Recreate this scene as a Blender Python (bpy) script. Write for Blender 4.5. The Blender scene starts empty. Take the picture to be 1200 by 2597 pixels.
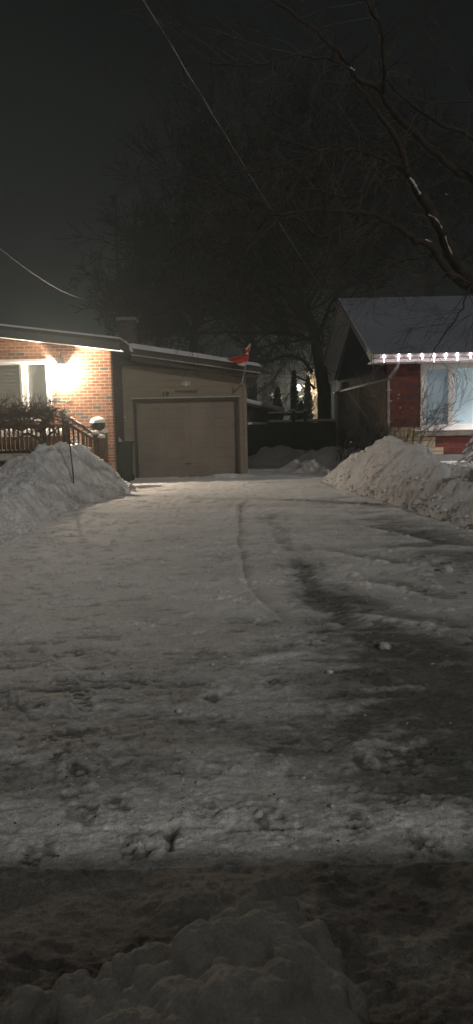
import bpy, math, random
import numpy as np
from mathutils import Vector, Matrix
R = math.radians
SC = bpy.context.scene
COL = SC.collection

# ------------------------------------------------------------------ camera
FPX = 1854.0; PITCH = R(7.33); ROLL = R(1.2)
CAMP = Vector((0, 0, 1.6))
F = Vector((0, math.cos(PITCH), -math.sin(PITCH)))
r0 = Vector((1, 0, 0)); u0 = Vector((0, math.sin(PITCH), math.cos(PITCH)))
RT = r0*math.cos(ROLL) - u0*math.sin(ROLL)
UP = r0*math.sin(ROLL) + u0*math.cos(ROLL)
cam = bpy.data.cameras.new('camera'); camo = bpy.data.objects.new('camera', cam); COL.objects.link(camo)
cam.sensor_fit = 'VERTICAL'; cam.angle = 2*math.atan(1298.5/FPX); cam.clip_end = 600; cam.clip_start = 0.05
m = Matrix.Identity(4)
for i in range(3):
    m[i][0] = RT[i]; m[i][1] = UP[i]; m[i][2] = -F[i]; m[i][3] = CAMP[i]
camo.matrix_world = m
SC.camera = camo
SC.view_settings.view_transform = 'Standard'; SC.view_settings.look = 'None'
SC.view_settings.exposure = 0.0; SC.view_settings.gamma = 1.0
SC.cycles.use_denoising = True
SC.cycles.volume_bounces = 0
SC.cycles.max_bounces = 6; SC.cycles.transparent_max_bounces = 12

def ray(px, py): return F + RT*((px-600)/FPX) + UP*((1298.5-py)/FPX)
def P(px, py, Y):
    """point of the photograph at depth Y"""
    d = ray(px, py); return CAMP + d*(Y/d.y)
def G(px, py, z=0.0):
    """point of the photograph on the ground"""
    d = ray(px, py); return CAMP + d*((z-CAMP.z)/d.z)

# ------------------------------------------------------------------ world: night sky with town glow behind the camera
w = bpy.data.worlds.new('World'); SC.world = w; w.use_nodes = True
nt = w.node_tree; nt.nodes.clear()
out = nt.nodes.new('ShaderNodeOutputWorld'); bg = nt.nodes.new('ShaderNodeBackground')
tc = nt.nodes.new('ShaderNodeTexCoord'); sp = nt.nodes.new('ShaderNodeSeparateXYZ')
rz = nt.nodes.new('ShaderNodeMapRange'); rz.inputs[1].default_value = 0.0; rz.inputs[2].default_value = 0.48
mx = nt.nodes.new('ShaderNodeMix'); mx.data_type = 'RGBA'
mx.inputs[6].default_value = (0.0165, 0.0190, 0.0185, 1); mx.inputs[7].default_value = (0.0002, 0.0006, 0.0006, 1)
ry = nt.nodes.new('ShaderNodeMapRange'); ry.inputs[1].default_value = 0.25; ry.inputs[2].default_value = -0.9
mx2 = nt.nodes.new('ShaderNodeMix'); mx2.data_type = 'RGBA'
mx2.inputs[7].default_value = (0.050, 0.050, 0.050, 1)
nt.links.new(tc.outputs['Generated'], sp.inputs[0])
nt.links.new(sp.outputs['Z'], rz.inputs[0]); pw = nt.nodes.new('ShaderNodeMath'); pw.operation = 'POWER'; pw.inputs[1].default_value = 0.75
gx_ = nt.nodes.new('ShaderNodeMath'); gx_.operation = 'MULTIPLY_ADD'; gx_.inputs[1].default_value = 0.9; gx_.inputs[2].default_value = 0.12; gx_.use_clamp = False
nt.links.new(sp.outputs['X'], gx_.inputs[0])
gm = nt.nodes.new('ShaderNodeMath'); gm.operation = 'MAXIMUM'; gm.inputs[1].default_value = -0.1; nt.links.new(gx_.outputs[0], gm.inputs[0])
ga_ = nt.nodes.new('ShaderNodeMath'); ga_.operation = 'ADD'; ga_.use_clamp = True
nt.links.new(rz.outputs[0], pw.inputs[0]); nt.links.new(pw.outputs[0], ga_.inputs[0]); nt.links.new(gm.outputs[0], ga_.inputs[1])
nt.links.new(ga_.outputs[0], mx.inputs[0])
nt.links.new(sp.outputs['Y'], ry.inputs[0]); nt.links.new(ry.outputs[0], mx2.inputs[0])
nt.links.new(mx.outputs[2], mx2.inputs[6]); rzen = nt.nodes.new('ShaderNodeMapRange'); rzen.inputs[1].default_value = 0.55; rzen.inputs[2].default_value = 0.95
mx3 = nt.nodes.new('ShaderNodeMix'); mx3.data_type = 'RGBA'; mx3.inputs[7].default_value = (0.075, 0.078, 0.080, 1)
nt.links.new(sp.outputs['Z'], rzen.inputs[0]); nt.links.new(rzen.outputs[0], mx3.inputs[0]); nt.links.new(mx2.outputs[2], mx3.inputs[6])
nt.links.new(mx3.outputs[2], bg.inputs[0])
bg.inputs[1].default_value = 1.0
nt.links.new(bg.outputs[0], out.inputs[0])

# key: the light of the street, far and high behind the camera on the right
SUN_EL, SUN_AZ = R(27), R(30)
sd = Vector((math.sin(SUN_AZ)*math.cos(SUN_EL), -math.cos(SUN_AZ)*math.cos(SUN_EL), math.sin(SUN_EL)))
sl = bpy.data.lights.new('street_glow', 'SUN'); sl.energy = 0.78; sl.angle = R(0.8); sl.color = (1.0, 0.95, 0.885)
so = bpy.data.objects.new('street_glow', sl); so.rotation_euler = sd.to_track_quat('Z', 'Y').to_euler(); COL.objects.link(so)

# ------------------------------------------------------------------ noise
def _hash(ix, iy, s):
    h = (ix.astype(np.int64)*374761393 + iy.astype(np.int64)*668265263 + s*974634777) & 0xffffffff
    h = ((h ^ (h >> 13))*1274126177) & 0xffffffff
    h = ((h ^ (h >> 16))*2246822519) & 0xffffffff
    return ((h ^ (h >> 15)) & 0xffffff)/float(0xffffff)
def vn(x, y, s=0):
    x = np.asarray(x, float); y = np.asarray(y, float)
    ix = np.floor(x); iy = np.floor(y); fx = x-ix; fy = y-iy
    fx = fx*fx*fx*(fx*(fx*6-15)+10); fy = fy*fy*fy*(fy*(fy*6-15)+10)
    a = _hash(ix, iy, s); b = _hash(ix+1, iy, s); c = _hash(ix, iy+1, s); d = _hash(ix+1, iy+1, s)
    return (a*(1-fx)+b*fx)*(1-fy) + (c*(1-fx)+d*fx)*fy
def fbm(x, y, o=4, s=0, g=0.5):
    t = 0; a = 1; n = 0
    for i in range(o):
        t = t + a*vn(x*2**i + i*17.3, y*2**i - i*9.1, s+i); n += a; a *= g
    return t/n
def billow(x, y, o=4, s=0):
    t = 0; a = 1; n = 0
    for i in range(o):
        t = t + a*(1-np.abs(2*vn(x*2**i + i*7.7, y*2**i + i*3.1, s+i)-1)); n += a; a *= 0.5
    return t/n
def sst(a, b, x):
    t = np.clip((x-a)/(b-a), 0, 1); return t*t*(3-2*t)
def pdist(x, y, pts):
    """distance to a polyline, signed side, and parameter"""
    best = np.full(np.shape(x), 1e9); side = np.zeros(np.shape(x)); par = np.zeros(np.shape(x))
    for i in range(len(pts)-1):
        ax, ay = pts[i][0], pts[i][1]; bx, by = pts[i+1][0], pts[i+1][1]
        dx, dy = bx-ax, by-ay; L = dx*dx+dy*dy+1e-9
        t = np.clip(((x-ax)*dx+(y-ay)*dy)/L, 0, 1)
        ex = x-(ax+t*dx); ey = y-(ay+t*dy); d = np.hypot(ex, ey)
        mk = d < best
        best = np.where(mk, d, best); side = np.where(mk, np.sign(dx*ey-dy*ex), side); par = np.where(mk, (i+t)/(len(pts)-1), par)
    return best, side, par

# ------------------------------------------------------------------ materials
def nn(t, ty, **k):
    n = t.nodes.new(ty)
    for a, b in k.items(): setattr(n, a, b)
    return n
def mat(name, col, rough=0.8, var=0.15, scale=6.0, bump=0.0, bscale=30.0, metal=0.0, col2=None, spec=0.3, stretch=None):
    M = bpy.data.materials.new(name); M.use_nodes = True; t = M.node_tree
    b = t.nodes['Principled BSDF']; b.inputs['Roughness'].default_value = rough; b.inputs['Metallic'].default_value = metal
    b.inputs['Specular IOR Level'].default_value = spec
    g = nn(t, 'ShaderNodeNewGeometry'); mp = nn(t, 'ShaderNodeMapping')
    if stretch: mp.inputs['Scale'].default_value = stretch
    t.links.new(g.outputs['Position'], mp.inputs[0])
    n = nn(t, 'ShaderNodeTexNoise'); n.inputs['Scale'].default_value = scale; n.inputs['Detail'].default_value = 5
    t.links.new(mp.outputs[0], n.inputs['Vector'])
    cr = nn(t, 'ShaderNodeValToRGB')
    c2 = col2 or [max(0, c*(1-var)) for c in col]; c1 = [min(1, c*(1+var)) for c in col] if not col2 else col
    cr.color_ramp.elements[0].position = 0.32; cr.color_ramp.elements[0].color = (*c2, 1)
    cr.color_ramp.elements[1].position = 0.68; cr.color_ramp.elements[1].color = (*c1, 1)
    t.links.new(n.outputs[0], cr.inputs[0]); t.links.new(cr.outputs[0], b.inputs['Base Color'])
    if bump:
        n2 = nn(t, 'ShaderNodeTexNoise'); n2.inputs['Scale'].default_value = bscale; n2.inputs['Detail'].default_value = 6
        t.links.new(mp.outputs[0], n2.inputs['Vector'])
        bp = nn(t, 'ShaderNodeBump'); bp.inputs['Distance'].default_value = bump; bp.inputs['Strength'].default_value = 1
        t.links.new(n2.outputs[0], bp.inputs['Height']); t.links.new(bp.outputs[0], b.inputs['Normal'])
    return M
def emis(name, col, s):
    M = bpy.data.materials.new(name); M.use_nodes = True; b = M.node_tree.nodes['Principled BSDF']
    b.inputs['Base Color'].default_value = (*col, 1); b.inputs['Emission Color'].default_value = (*col, 1)
    b.inputs['Emission Strength'].default_value = s; return M
def lampglow(name, col, s):
    M = bpy.data.materials.new(name); M.use_nodes = True; t = M.node_tree; t.nodes.remove(t.nodes['Principled BSDF'])
    tr = nn(t, 'ShaderNodeBsdfTransparent'); em = nn(t, 'ShaderNodeEmission'); em.inputs[0].default_value = (*col, 1); em.inputs[1].default_value = s
    ad = nn(t, 'ShaderNodeAddShader'); t.links.new(tr.outputs[0], ad.inputs[0]); t.links.new(em.outputs[0], ad.inputs[1]); t.links.new(ad.outputs[0], t.nodes['Material Output'].inputs[0]); return M
def brickmat(name, cols, mortar, bw=0.205, rh=0.075, ms=0.010, odd=None, off=0.5, bumpd=0.006, ox=0.0, oz=0.0):
    M = bpy.data.materials.new(name); M.use_nodes = True; t = M.node_tree; b = t.nodes['Principled BSDF']
    b.inputs['Roughness'].default_value = 0.85; b.inputs['Specular IOR Level'].default_value = 0.2
    g = nn(t, 'ShaderNodeNewGeometry'); s = nn(t, 'ShaderNodeSeparateXYZ'); t.links.new(g.outputs['Position'], s.inputs[0])
    ad = nn(t, 'ShaderNodeMath', operation='ADD'); t.links.new(s.outputs['X'], ad.inputs[0]); t.links.new(s.outputs['Y'], ad.inputs[1])
    c = nn(t, 'ShaderNodeCombineXYZ'); t.links.new(ad.outputs[0], c.inputs['X']); t.links.new(s.outputs['Z'], c.inputs['Y'])
    mp = nn(t, 'ShaderNodeMapping'); mp.inputs['Location'].default_value = (ox, oz, 0); t.links.new(c.outputs[0], mp.inputs[0])
    br = nn(t, 'ShaderNodeTexBrick'); br.offset = off
    br.inputs['Scale'].default_value = 1; br.inputs['Brick Width'].default_value = bw; br.inputs['Row Height'].default_value = rh
    br.inputs['Mortar Size'].default_value = ms*0.5; br.inputs['Mortar Smooth'].default_value = 0.25
    br.inputs['Color1'].default_value = (0, 0, 0, 1); br.inputs['Color2'].default_value = (1, 1, 1, 1); br.inputs['Mortar'].default_value = (0.5, 0.5, 0.5, 1)
    t.links.new(mp.outputs[0], br.inputs['Vector'])
    cr = nn(t, 'ShaderNodeValToRGB'); cr.color_ramp.interpolation = 'CONSTANT'
    el = cr.color_ramp.elements; el[0].position = 0; el[0].color = (*cols[0], 1); el[1].position = 0.3; el[1].color = (*cols[1], 1)
    e = el.new(0.6); e.color = (*cols[2], 1)
    if odd: e = el.new(0.94); e.color = (*odd, 1)
    t.links.new(br.outputs['Color'], cr.inputs[0])
    n = nn(t, 'ShaderNodeTexNoise'); n.inputs['Scale'].default_value = 14; n.inputs['Detail'].default_value = 6; t.links.new(g.outputs['Position'], n.inputs['Vector'])
    mr = nn(t, 'ShaderNodeMapRange'); mr.inputs[3].default_value = 0.65; mr.inputs[4].default_value = 1.25; t.links.new(n.outputs[0], mr.inputs[0])
    vm = nn(t, 'ShaderNodeVectorMath', operation='SCALE'); t.links.new(cr.outputs[0], vm.inputs[0]); t.links.new(mr.outputs[0], vm.inputs['Scale'])
    mx = nn(t, 'ShaderNodeMix'); mx.data_type = 'RGBA'; t.links.new(br.outputs['Fac'], mx.inputs[0]); t.links.new(vm.outputs[0], mx.inputs[6])
    mx.inputs[7].default_value = (*mortar, 1); t.links.new(mx.outputs[2], b.inputs['Base Color'])
    sb = nn(t, 'ShaderNodeMath', operation='MULTIPLY_ADD'); t.links.new(br.outputs['Fac'], sb.inputs[0]); sb.inputs[1].default_value = -1.0
    n2 = nn(t, 'ShaderNodeTexNoise'); n2.inputs['Scale'].default_value = 60; t.links.new(g.outputs['Position'], n2.inputs['Vector']); t.links.new(n2.outputs[0], sb.inputs[2])
    bp = nn(t, 'ShaderNodeBump'); bp.inputs['Distance'].default_value = bumpd; t.links.new(sb.outputs[0], bp.inputs['Height']); t.links.new(bp.outputs[0], b.inputs['Normal'])
    return M
def speckle(t, g, src, lo, hi, sc=130.0):
    n = nn(t, 'ShaderNodeTexNoise'); n.inputs['Scale'].default_value = sc; n.inputs['Detail'].default_value = 3; n.inputs['Roughness'].default_value = 0.75
    t.links.new(g.outputs['Position'], n.inputs['Vector'])
    m_ = nn(t, 'ShaderNodeMapRange'); m_.inputs[1].default_value = 0.3; m_.inputs[2].default_value = 0.7; m_.inputs[3].default_value = lo; m_.inputs[4].default_value = hi
    t.links.new(n.outputs[0], m_.inputs[0])
    v = nn(t, 'ShaderNodeVectorMath', operation='SCALE'); t.links.new(src, v.inputs[0]); t.links.new(m_.outputs[0], v.inputs['Scale']); return v.outputs[0]
def snowmat(name, col=(0.72, 0.72, 0.73), bump=0.012, sc=18, dirt=(0.5, 0.47, 0.44), dsc=2.2, sss=False):
    M = bpy.data.materials.new(name); M.use_nodes = True; t = M.node_tree; b = t.nodes['Principled BSDF']
    b.inputs['Roughness'].default_value = 0.75; b.inputs['Specular IOR Level'].default_value = 0.25
    g = nn(t, 'ShaderNodeNewGeometry')
    n = nn(t, 'ShaderNodeTexNoise'); n.inputs['Scale'].default_value = dsc; n.inputs['Detail'].default_value = 8; n.inputs['Roughness'].default_value = 0.65
    t.links.new(g.outputs['Position'], n.inputs['Vector'])
    cr = nn(t, 'ShaderNodeValToRGB'); cr.color_ramp.elements[0].position = 0.33; cr.color_ramp.elements[0].color = (*dirt, 1)
    cr.color_ramp.elements[1].position = 0.58; cr.color_ramp.elements[1].color = (*col, 1)
    t.links.new(n.outputs[0], cr.inputs[0]); t.links.new(speckle(t, g, cr.outputs[0], .78, 1.2), b.inputs['Base Color'])
    n2 = nn(t, 'ShaderNodeTexNoise'); n2.inputs['Scale'].default_value = sc; n2.inputs['Detail'].default_value = 7; n2.inputs['Roughness'].default_value = 0.7
    t.links.new(g.outputs['Position'], n2.inputs['Vector'])
    bp = nn(t, 'ShaderNodeBump'); bp.inputs['Distance'].default_value = bump; t.links.new(n2.outputs[0], bp.inputs['Height']); t.links.new(bp.outputs[0], b.inputs['Normal'])
    return M
def icemat(name, snow, ice, crumb=0.006):
    """packed snow over dark ice; vertex attribute 'cover' says how much snow lies there"""
    M = bpy.data.materials.new(name); M.use_nodes = True; t = M.node_tree; b = t.nodes['Principled BSDF']
    g = nn(t, 'ShaderNodeNewGeometry'); at = nn(t, 'ShaderNodeAttribute'); at.attribute_name = 'cover'
    n = nn(t, 'ShaderNodeTexNoise'); n.inputs['Scale'].default_value = 9; n.inputs['Detail'].default_value = 9; n.inputs['Roughness'].default_value = 0.7
    t.links.new(g.outputs['Position'], n.inputs['Vector'])
    ma = nn(t, 'ShaderNodeMath', operation='MULTIPLY_ADD'); t.links.new(n.outputs[0], ma.inputs[0]); ma.inputs[1].default_value = 0.45; ma.inputs[2].default_value = -0.225
    ad = nn(t, 'ShaderNodeMath', operation='ADD'); ad.use_clamp = True; t.links.new(at.outputs['Fac'], ad.inputs[0]); t.links.new(ma.outputs[0], ad.inputs[1])
    mx = nn(t, 'ShaderNodeMix'); mx.data_type = 'RGBA'; t.links.new(ad.outputs[0], mx.inputs[0]); mx.inputs[6].default_value = (*ice, 1); mx.inputs[7].default_value = (*snow, 1)
    # grit
    n3 = nn(t, 'ShaderNodeTexNoise'); n3.inputs['Scale'].default_value = 38; n3.inputs['Detail'].default_value = 6; n3.inputs['Roughness'].default_value = 0.7; t.links.new(g.outputs['Position'], n3.inputs['Vector'])
    cr = nn(t, 'ShaderNodeMapRange'); cr.inputs[1].default_value = 0.30; cr.inputs[2].default_value = 0.42; cr.inputs[3].default_value = 0.62; cr.inputs[4].default_value = 1.0
    t.links.new(n3.outputs[0], cr.inputs[0])
    vm = nn(t, 'ShaderNodeVectorMath', operation='SCALE'); t.links.new(mx.outputs[2], vm.inputs[0]); t.links.new(cr.outputs[0], vm.inputs['Scale'])
    t.links.new(speckle(t, g, speckle(t, g, vm.outputs[0], .62, 1.36, 150), .8, 1.2, 48), b.inputs['Base Color'])
    rr = nn(t, 'ShaderNodeMapRange'); rr.inputs[3].default_value = 0.42; rr.inputs[4].default_value = 0.8; t.links.new(ad.outputs[0], rr.inputs[0]); t.links.new(rr.outputs[0], b.inputs['Roughness'])
    b.inputs['Specular IOR Level'].default_value = 0.3
    mp = nn(t, 'ShaderNodeMapping'); mp.inputs['Scale'].default_value = (0.6, 1.3, 1); t.links.new(g.outputs['Position'], mp.inputs[0])
    n2 = nn(t, 'ShaderNodeTexNoise'); n2.inputs['Scale'].default_value = 34; n2.inputs['Detail'].default_value = 8; n2.inputs['Roughness'].default_value = 0.8
    t.links.new(mp.outputs[0], n2.inputs['Vector'])
    bp = nn(t, 'ShaderNodeBump'); bp.inputs['Distance'].default_value = crumb; t.links.new(n2.outputs[0], bp.inputs['Height']); t.links.new(bp.outputs[0], b.inputs['Normal'])
    return M
def glassmat(name, refl=0.12, tint=(1, 1, 1)):
    M = bpy.data.materials.new(name); M.use_nodes = True; t = M.node_tree; t.nodes.remove(t.nodes['Principled BSDF'])
    tr = nn(t, 'ShaderNodeBsdfTransparent'); tr.inputs[0].default_value = (*tint, 1); gl = nn(t, 'ShaderNodeBsdfGlossy'); gl.inputs['Roughness'].default_value = 0.05
    mx = nn(t, 'ShaderNodeMixShader'); mx.inputs[0].default_value = refl
    t.links.new(tr.outputs[0], mx.inputs[1]); t.links.new(gl.outputs[0], mx.inputs[2]); t.links.new(mx.outputs[0], t.nodes['Material Output'].inputs[0])
    return M

MT = dict(
    fascia=mat('grey_fascia', (0.10, 0.10, 0.095), 0.6, 0.1, 5),
    brick_o=brickmat('orange_brick', [(0.31, 0.15, 0.09), (0.37, 0.19, 0.115), (0.27, 0.13, 0.08)], (0.60, 0.47, 0.35), odd=(0.13, 0.14, 0.14), ms=0.011),
    brick_r=brickmat('red_brick', [(0.15, 0.042, 0.034), (0.19, 0.056, 0.042), (0.12, 0.036, 0.031)], (0.09, 0.05, 0.042), bw=0.30, rh=0.068, ms=0.006, odd=(0.07, 0.05, 0.055)),
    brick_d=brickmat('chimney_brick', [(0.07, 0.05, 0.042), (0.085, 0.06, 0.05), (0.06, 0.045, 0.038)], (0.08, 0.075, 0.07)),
    stone=mat('tan_stone', (0.42, 0.35, 0.24), 0.85, 0.25, 4, 0.01, 25),
    sill=mat('stone_sill', (0.34, 0.31, 0.26), 0.85, 0.2, 8, 0.004, 40),
    white=mat('white_vinyl', (0.78, 0.78, 0.74), 0.45, 0.04, 3),
    trim=mat('aged_white_metal', (0.34, 0.33, 0.31), 0.5, 0.12, 5),
    darktrim=mat('brown_fascia', (0.055, 0.048, 0.04), 0.6, 0.2, 5),
    siding=mat('tan_siding', (0.225, 0.185, 0.135), 0.6, 0.08, 2.0, stretch=(1, 1, 6)),
    door=mat('tan_garage_door', (0.21, 0.175, 0.142), 0.55, 0.16, 1.6),
    doorframe=mat('dark_door_frame', (0.07, 0.06, 0.05), 0.6, 0.1, 5),
    gable=mat('dark_blue_siding', (0.028, 0.036, 0.042), 0.7, 0.15, 3),
    stucco=mat('grey_brown_stucco', (0.29, 0.265, 0.21), 0.9, 0.1, 2.5, 0.004, 60),
    conc=mat('grey_concrete', (0.20, 0.20, 0.19), 0.9, 0.15, 6, 0.003, 50),
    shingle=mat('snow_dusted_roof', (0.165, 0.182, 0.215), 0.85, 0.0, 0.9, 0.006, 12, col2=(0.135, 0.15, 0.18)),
    wood=mat('weathered_wood', (0.095, 0.06, 0.038), 0.8, 0.3, 7, 0.003, 40, stretch=(3, 3, 0.6)),
    darkwood=mat('dark_fence_wood', (0.035, 0.032, 0.028), 0.85, 0.3, 5, 0.003, 30),
    bark=mat('limb_bark', (0.038, 0.030, 0.023), 0.9, 0.35, 9, 0.01, 30),
    twig=mat('pale_twig', (0.06, 0.05, 0.038), 0.8, 0.35, 3),
    darkbark=mat('dark_bark', (0.013, 0.012, 0.011), 0.95, 0.3, 6, 0.01, 20),
    fartwig=mat('far_twig', (0.014, 0.0135, 0.011), 0.95, 0.3, 2),
    shrubtwig=mat('shrub_twig', (0.10, 0.075, 0.055), 0.9, 0.3, 5),
    leaf=mat('cedar_foliage', (0.03, 0.045, 0.03), 0.9, 0.4, 8),
    spruce=mat('blue_spruce_needles', (0.10, 0.13, 0.11), 0.9, 0.35, 20),
    black=mat('black_metal', (0.02, 0.02, 0.02), 0.5, 0.1, 5),
    bin=mat('green_plastic', (0.035, 0.045, 0.035), 0.5, 0.1, 5),
    wire=mat('cable_sheath', (0.15, 0.145, 0.135), 0.5, 0.3, 4),
    red=mat('red_flag_cloth', (0.55, 0.05, 0.035), 0.8, 0.15, 12),
    flagw=mat('white_flag_cloth', (0.75, 0.68, 0.62), 0.8, 0.1, 12),
    snow=snowmat('clean_snow'),
    snowroof=snowmat('roof_snow', (0.66, 0.63, 0.63), 0.006, 14, (0.55, 0.52, 0.52)),
    bank=snowmat('banked_snow', (0.74, 0.73, 0.725), 0.03, 13, (0.58, 0.55, 0.53), 3.0),
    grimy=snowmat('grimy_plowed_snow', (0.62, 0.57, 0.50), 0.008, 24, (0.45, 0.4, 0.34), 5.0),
    chunk=snowmat('snow_lump', (0.58, 0.57, 0.55), 0.006, 40, (0.42, 0.4, 0.37), 9.0),
    drive=icemat('packed_snow_and_ice', (0.80, 0.78, 0.755), (0.115, 0.116, 0.105), 0.010),
    road=icemat('shaded_churned_road_snow', (0.62, 0.55, 0.475), (0.11, 0.09, 0.072), 0.014),  # dirty road snow, its browner tone also painting part of the foreground shade
    glass=glassmat('window_glass'), glass2=glassmat('lamp_glass', 0.05),
    blind=mat('cream_blind', (0.42, 0.42, 0.34), 0.8, 0.06, 2),
    blindg=mat('grey_blind', (0.30, 0.31, 0.29), 0.8, 0.06, 2),
    farwall=mat('pale_far_wall', (0.12, 0.13, 0.145), 0.9, 0.1, 1),
    van=mat('van_paint', (0.3, 0.31, 0.33), 0.35, 0.02, 2), tyre=mat('tyre_rubber', (0.02, 0.02, 0.02), 0.9, 0.1, 5),
    vglass=mat('van_window', (0.02, 0.022, 0.025), 0.1, 0.0, 2),
    orna=mat('pale_ornament', (0.58, 0.54, 0.50), 0.5, 0.05, 5), letter=mat('dark_lettering', (0.045, 0.03, 0.02), 0.7, 0.05, 5),
)

# ------------------------------------------------------------------ object helpers
ORG = {}
def put(o, label=None, cat=None, group=None, kind=None):
    if label: o['label'] = label
    if cat: o['category'] = cat
    if group: o['group'] = group
    if kind: o['kind'] = kind
    return o
def thing(name, loc, label, cat, group=None):
    o = bpy.data.objects.new(name, None); COL.objects.link(o); o.location = loc; o.empty_display_size = 0.2
    ORG[o.name] = Vector(loc); return put(o, label, cat, group)
class MB:
    def __init__(s): s.v = []; s.f = []
    def quad(s, a, b, c, d):
        n = len(s.v); s.v += [tuple(a), tuple(b), tuple(c), tuple(d)]; s.f.append((n, n+1, n+2, n+3)); return s
    def hexa(s, p):
        n = len(s.v); s.v += [tuple(q) for q in p]
        for f in ((0, 3, 2, 1), (4, 5, 6, 7), (0, 1, 5, 4), (1, 2, 6, 5), (2, 3, 7, 6), (3, 0, 4, 7)): s.f.append(tuple(n+i for i in f))
        return s
    def box(s, x0, x1, y0, y1, z0, z1, b=0.0):
        return s.hexa([(x0, y0, z0), (x1, y0, z0), (x1, y1, z0), (x0, y1, z0), (x0, y0, z1), (x1, y0, z1), (x1, y1, z1), (x0, y1, z1)])
    def beam(s, a, b, wx, wz, side=None):
        a = Vector(a); b = Vector(b); d = (b-a).normalized()
        sd_ = Vector(side) if side else (d.cross(Vector((0, 0, 1))) if abs(d.z) < 0.95 else Vector((1, 0, 0)))
        sd_ = sd_.normalized(); u = sd_.cross(d).normalized()
        sd_ = sd_*wx/2; u = u*wz/2
        return s.hexa([a-sd_-u, a+sd_-u, a+sd_+u, a-sd_+u, b-sd_-u, b+sd_-u, b+sd_+u, b-sd_+u])
    def prism(s, pts, ext):
        n = len(s.v); k = len(pts); e = Vector(ext)
        s.v += [tuple(p) for p in pts] + [tuple(Vector(p)+e) for p in pts]
        s.f.append(tuple(range(n+k-1, n-1, -1))); s.f.append(tuple(range(n+k, n+2*k)))
        for i in range(k):
            j = (i+1) % k; s.f.append((n+i, n+j, n+k+j, n+k+i))
        return s
    def tube(s, pts, rads, n=4, cap=True):
        pts = [Vector(p) for p in pts]; base = len(s.v)
        d = (pts[-1]-pts[0]); d = d.normalized() if d.length > 1e-9 else Vector((0, 0, 1))
        a = d.orthogonal().normalized()
        for i, p in enumerate(pts):
            t = (pts[min(i+1, len(pts)-1)]-pts[max(i-1, 0)])
            t = t.normalized() if t.length > 1e-9 else d
            a2 = (a - t*a.dot(t))
            a = a2.normalized() if a2.length > 1e-6 else t.orthogonal().normalized()
            b = t.cross(a); r = rads[i] if hasattr(rads, '__len__') else rads
            for k in range(n):
                an = 2*math.pi*k/n; q = p + a*(r*math.cos(an)) + b*(r*math.sin(an)); s.v.append((q.x, q.y, q.z))
        for i in range(len(pts)-1):
            for k in range(n):
                k2 = (k+1) % n; s.f.append((base+i*n+k, base+i*n+k2, base+(i+1)*n+k2, base+(i+1)*n+k))
        if cap and n > 2:
            s.f.append(tuple(base+k for k in range(n-1, -1, -1))); e = base+(len(pts)-1)*n; s.f.append(tuple(e+k for k in range(n)))
        return s
    def lathe(s, prof, c, n=20):
        base = len(s.v); c = Vector(c)
        for r, z in prof:
            for k in range(n):
                an = 2*math.pi*k/n; s.v.append((c.x+r*math.cos(an), c.y+r*math.sin(an), c.z+z))
        for i in range(len(prof)-1):
            for k in range(n):
                k2 = (k+1) % n; s.f.append((base+i*n+k, base+i*n+k2, base+(i+1)*n+k2, base+(i+1)*n+k))
        s.f.append(tuple(base+k for k in range(n-1, -1, -1))); e = base+(len(prof)-1)*n; s.f.append(tuple(e+k for k in range(n)))
        return s
    def blob(s, c, r, seed=0, amp=0.25, n=10, freq=1.6):
        """knobbly snow lump"""
        base = len(s.v); c = Vector(c); rx, ry, rz_ = r if hasattr(r, '__len__') else (r, r, r)
        th = np.linspace(0.001, math.pi-0.001, n); ph = np.linspace(0, 2*math.pi, 2*n, endpoint=False)
        T, Q = np.meshgrid(th, ph, indexing='ij')
        X = np.sin(T)*np.cos(Q); Y = np.sin(T)*np.sin(Q); Z = np.cos(T)
        k = 1+amp*(fbm(X*freq+seed*3.1+5, Y*freq+Z*freq*1.3+seed*1.7, 3, seed)*2-1)
        for i in range(n):
            for j in range(2*n): s.v.append((c.x+rx*X[i, j]*k[i, j], c.y+ry*Y[i, j]*k[i, j], c.z+rz_*Z[i, j]*k[i, j]))
        m_ = 2*n
        for i in range(n-1):
            for j in range(m_):
                j2 = (j+1) % m_; s.f.append((base+i*m_+j, base+(i+1)*m_+j, base+(i+1)*m_+j2, base+i*m_+j2))
        return s
    def build(s, name, M, parent=None, smooth=False, bevel=0.0):
        me = bpy.data.meshes.new(name)
        o0 = ORG.get(parent.name, Vector((0, 0, 0))) if parent else Vector((0, 0, 0))
        v = np.array(s.v, float).reshape(-1, 3)-np.array(o0)
        me.from_pydata(v.tolist(), [], s.f); me.materials.append(M)
        if smooth: me.shade_smooth()
        o = bpy.data.objects.new(name, me); COL.objects.link(o)
        if parent: o.parent = parent
        ORG[o.name] = o0
        if bevel:
            md = o.modifiers.new('bevel', 'BEVEL'); md.width = bevel; md.segments = 2; md.limit_method = 'ANGLE'
        return o
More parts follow.
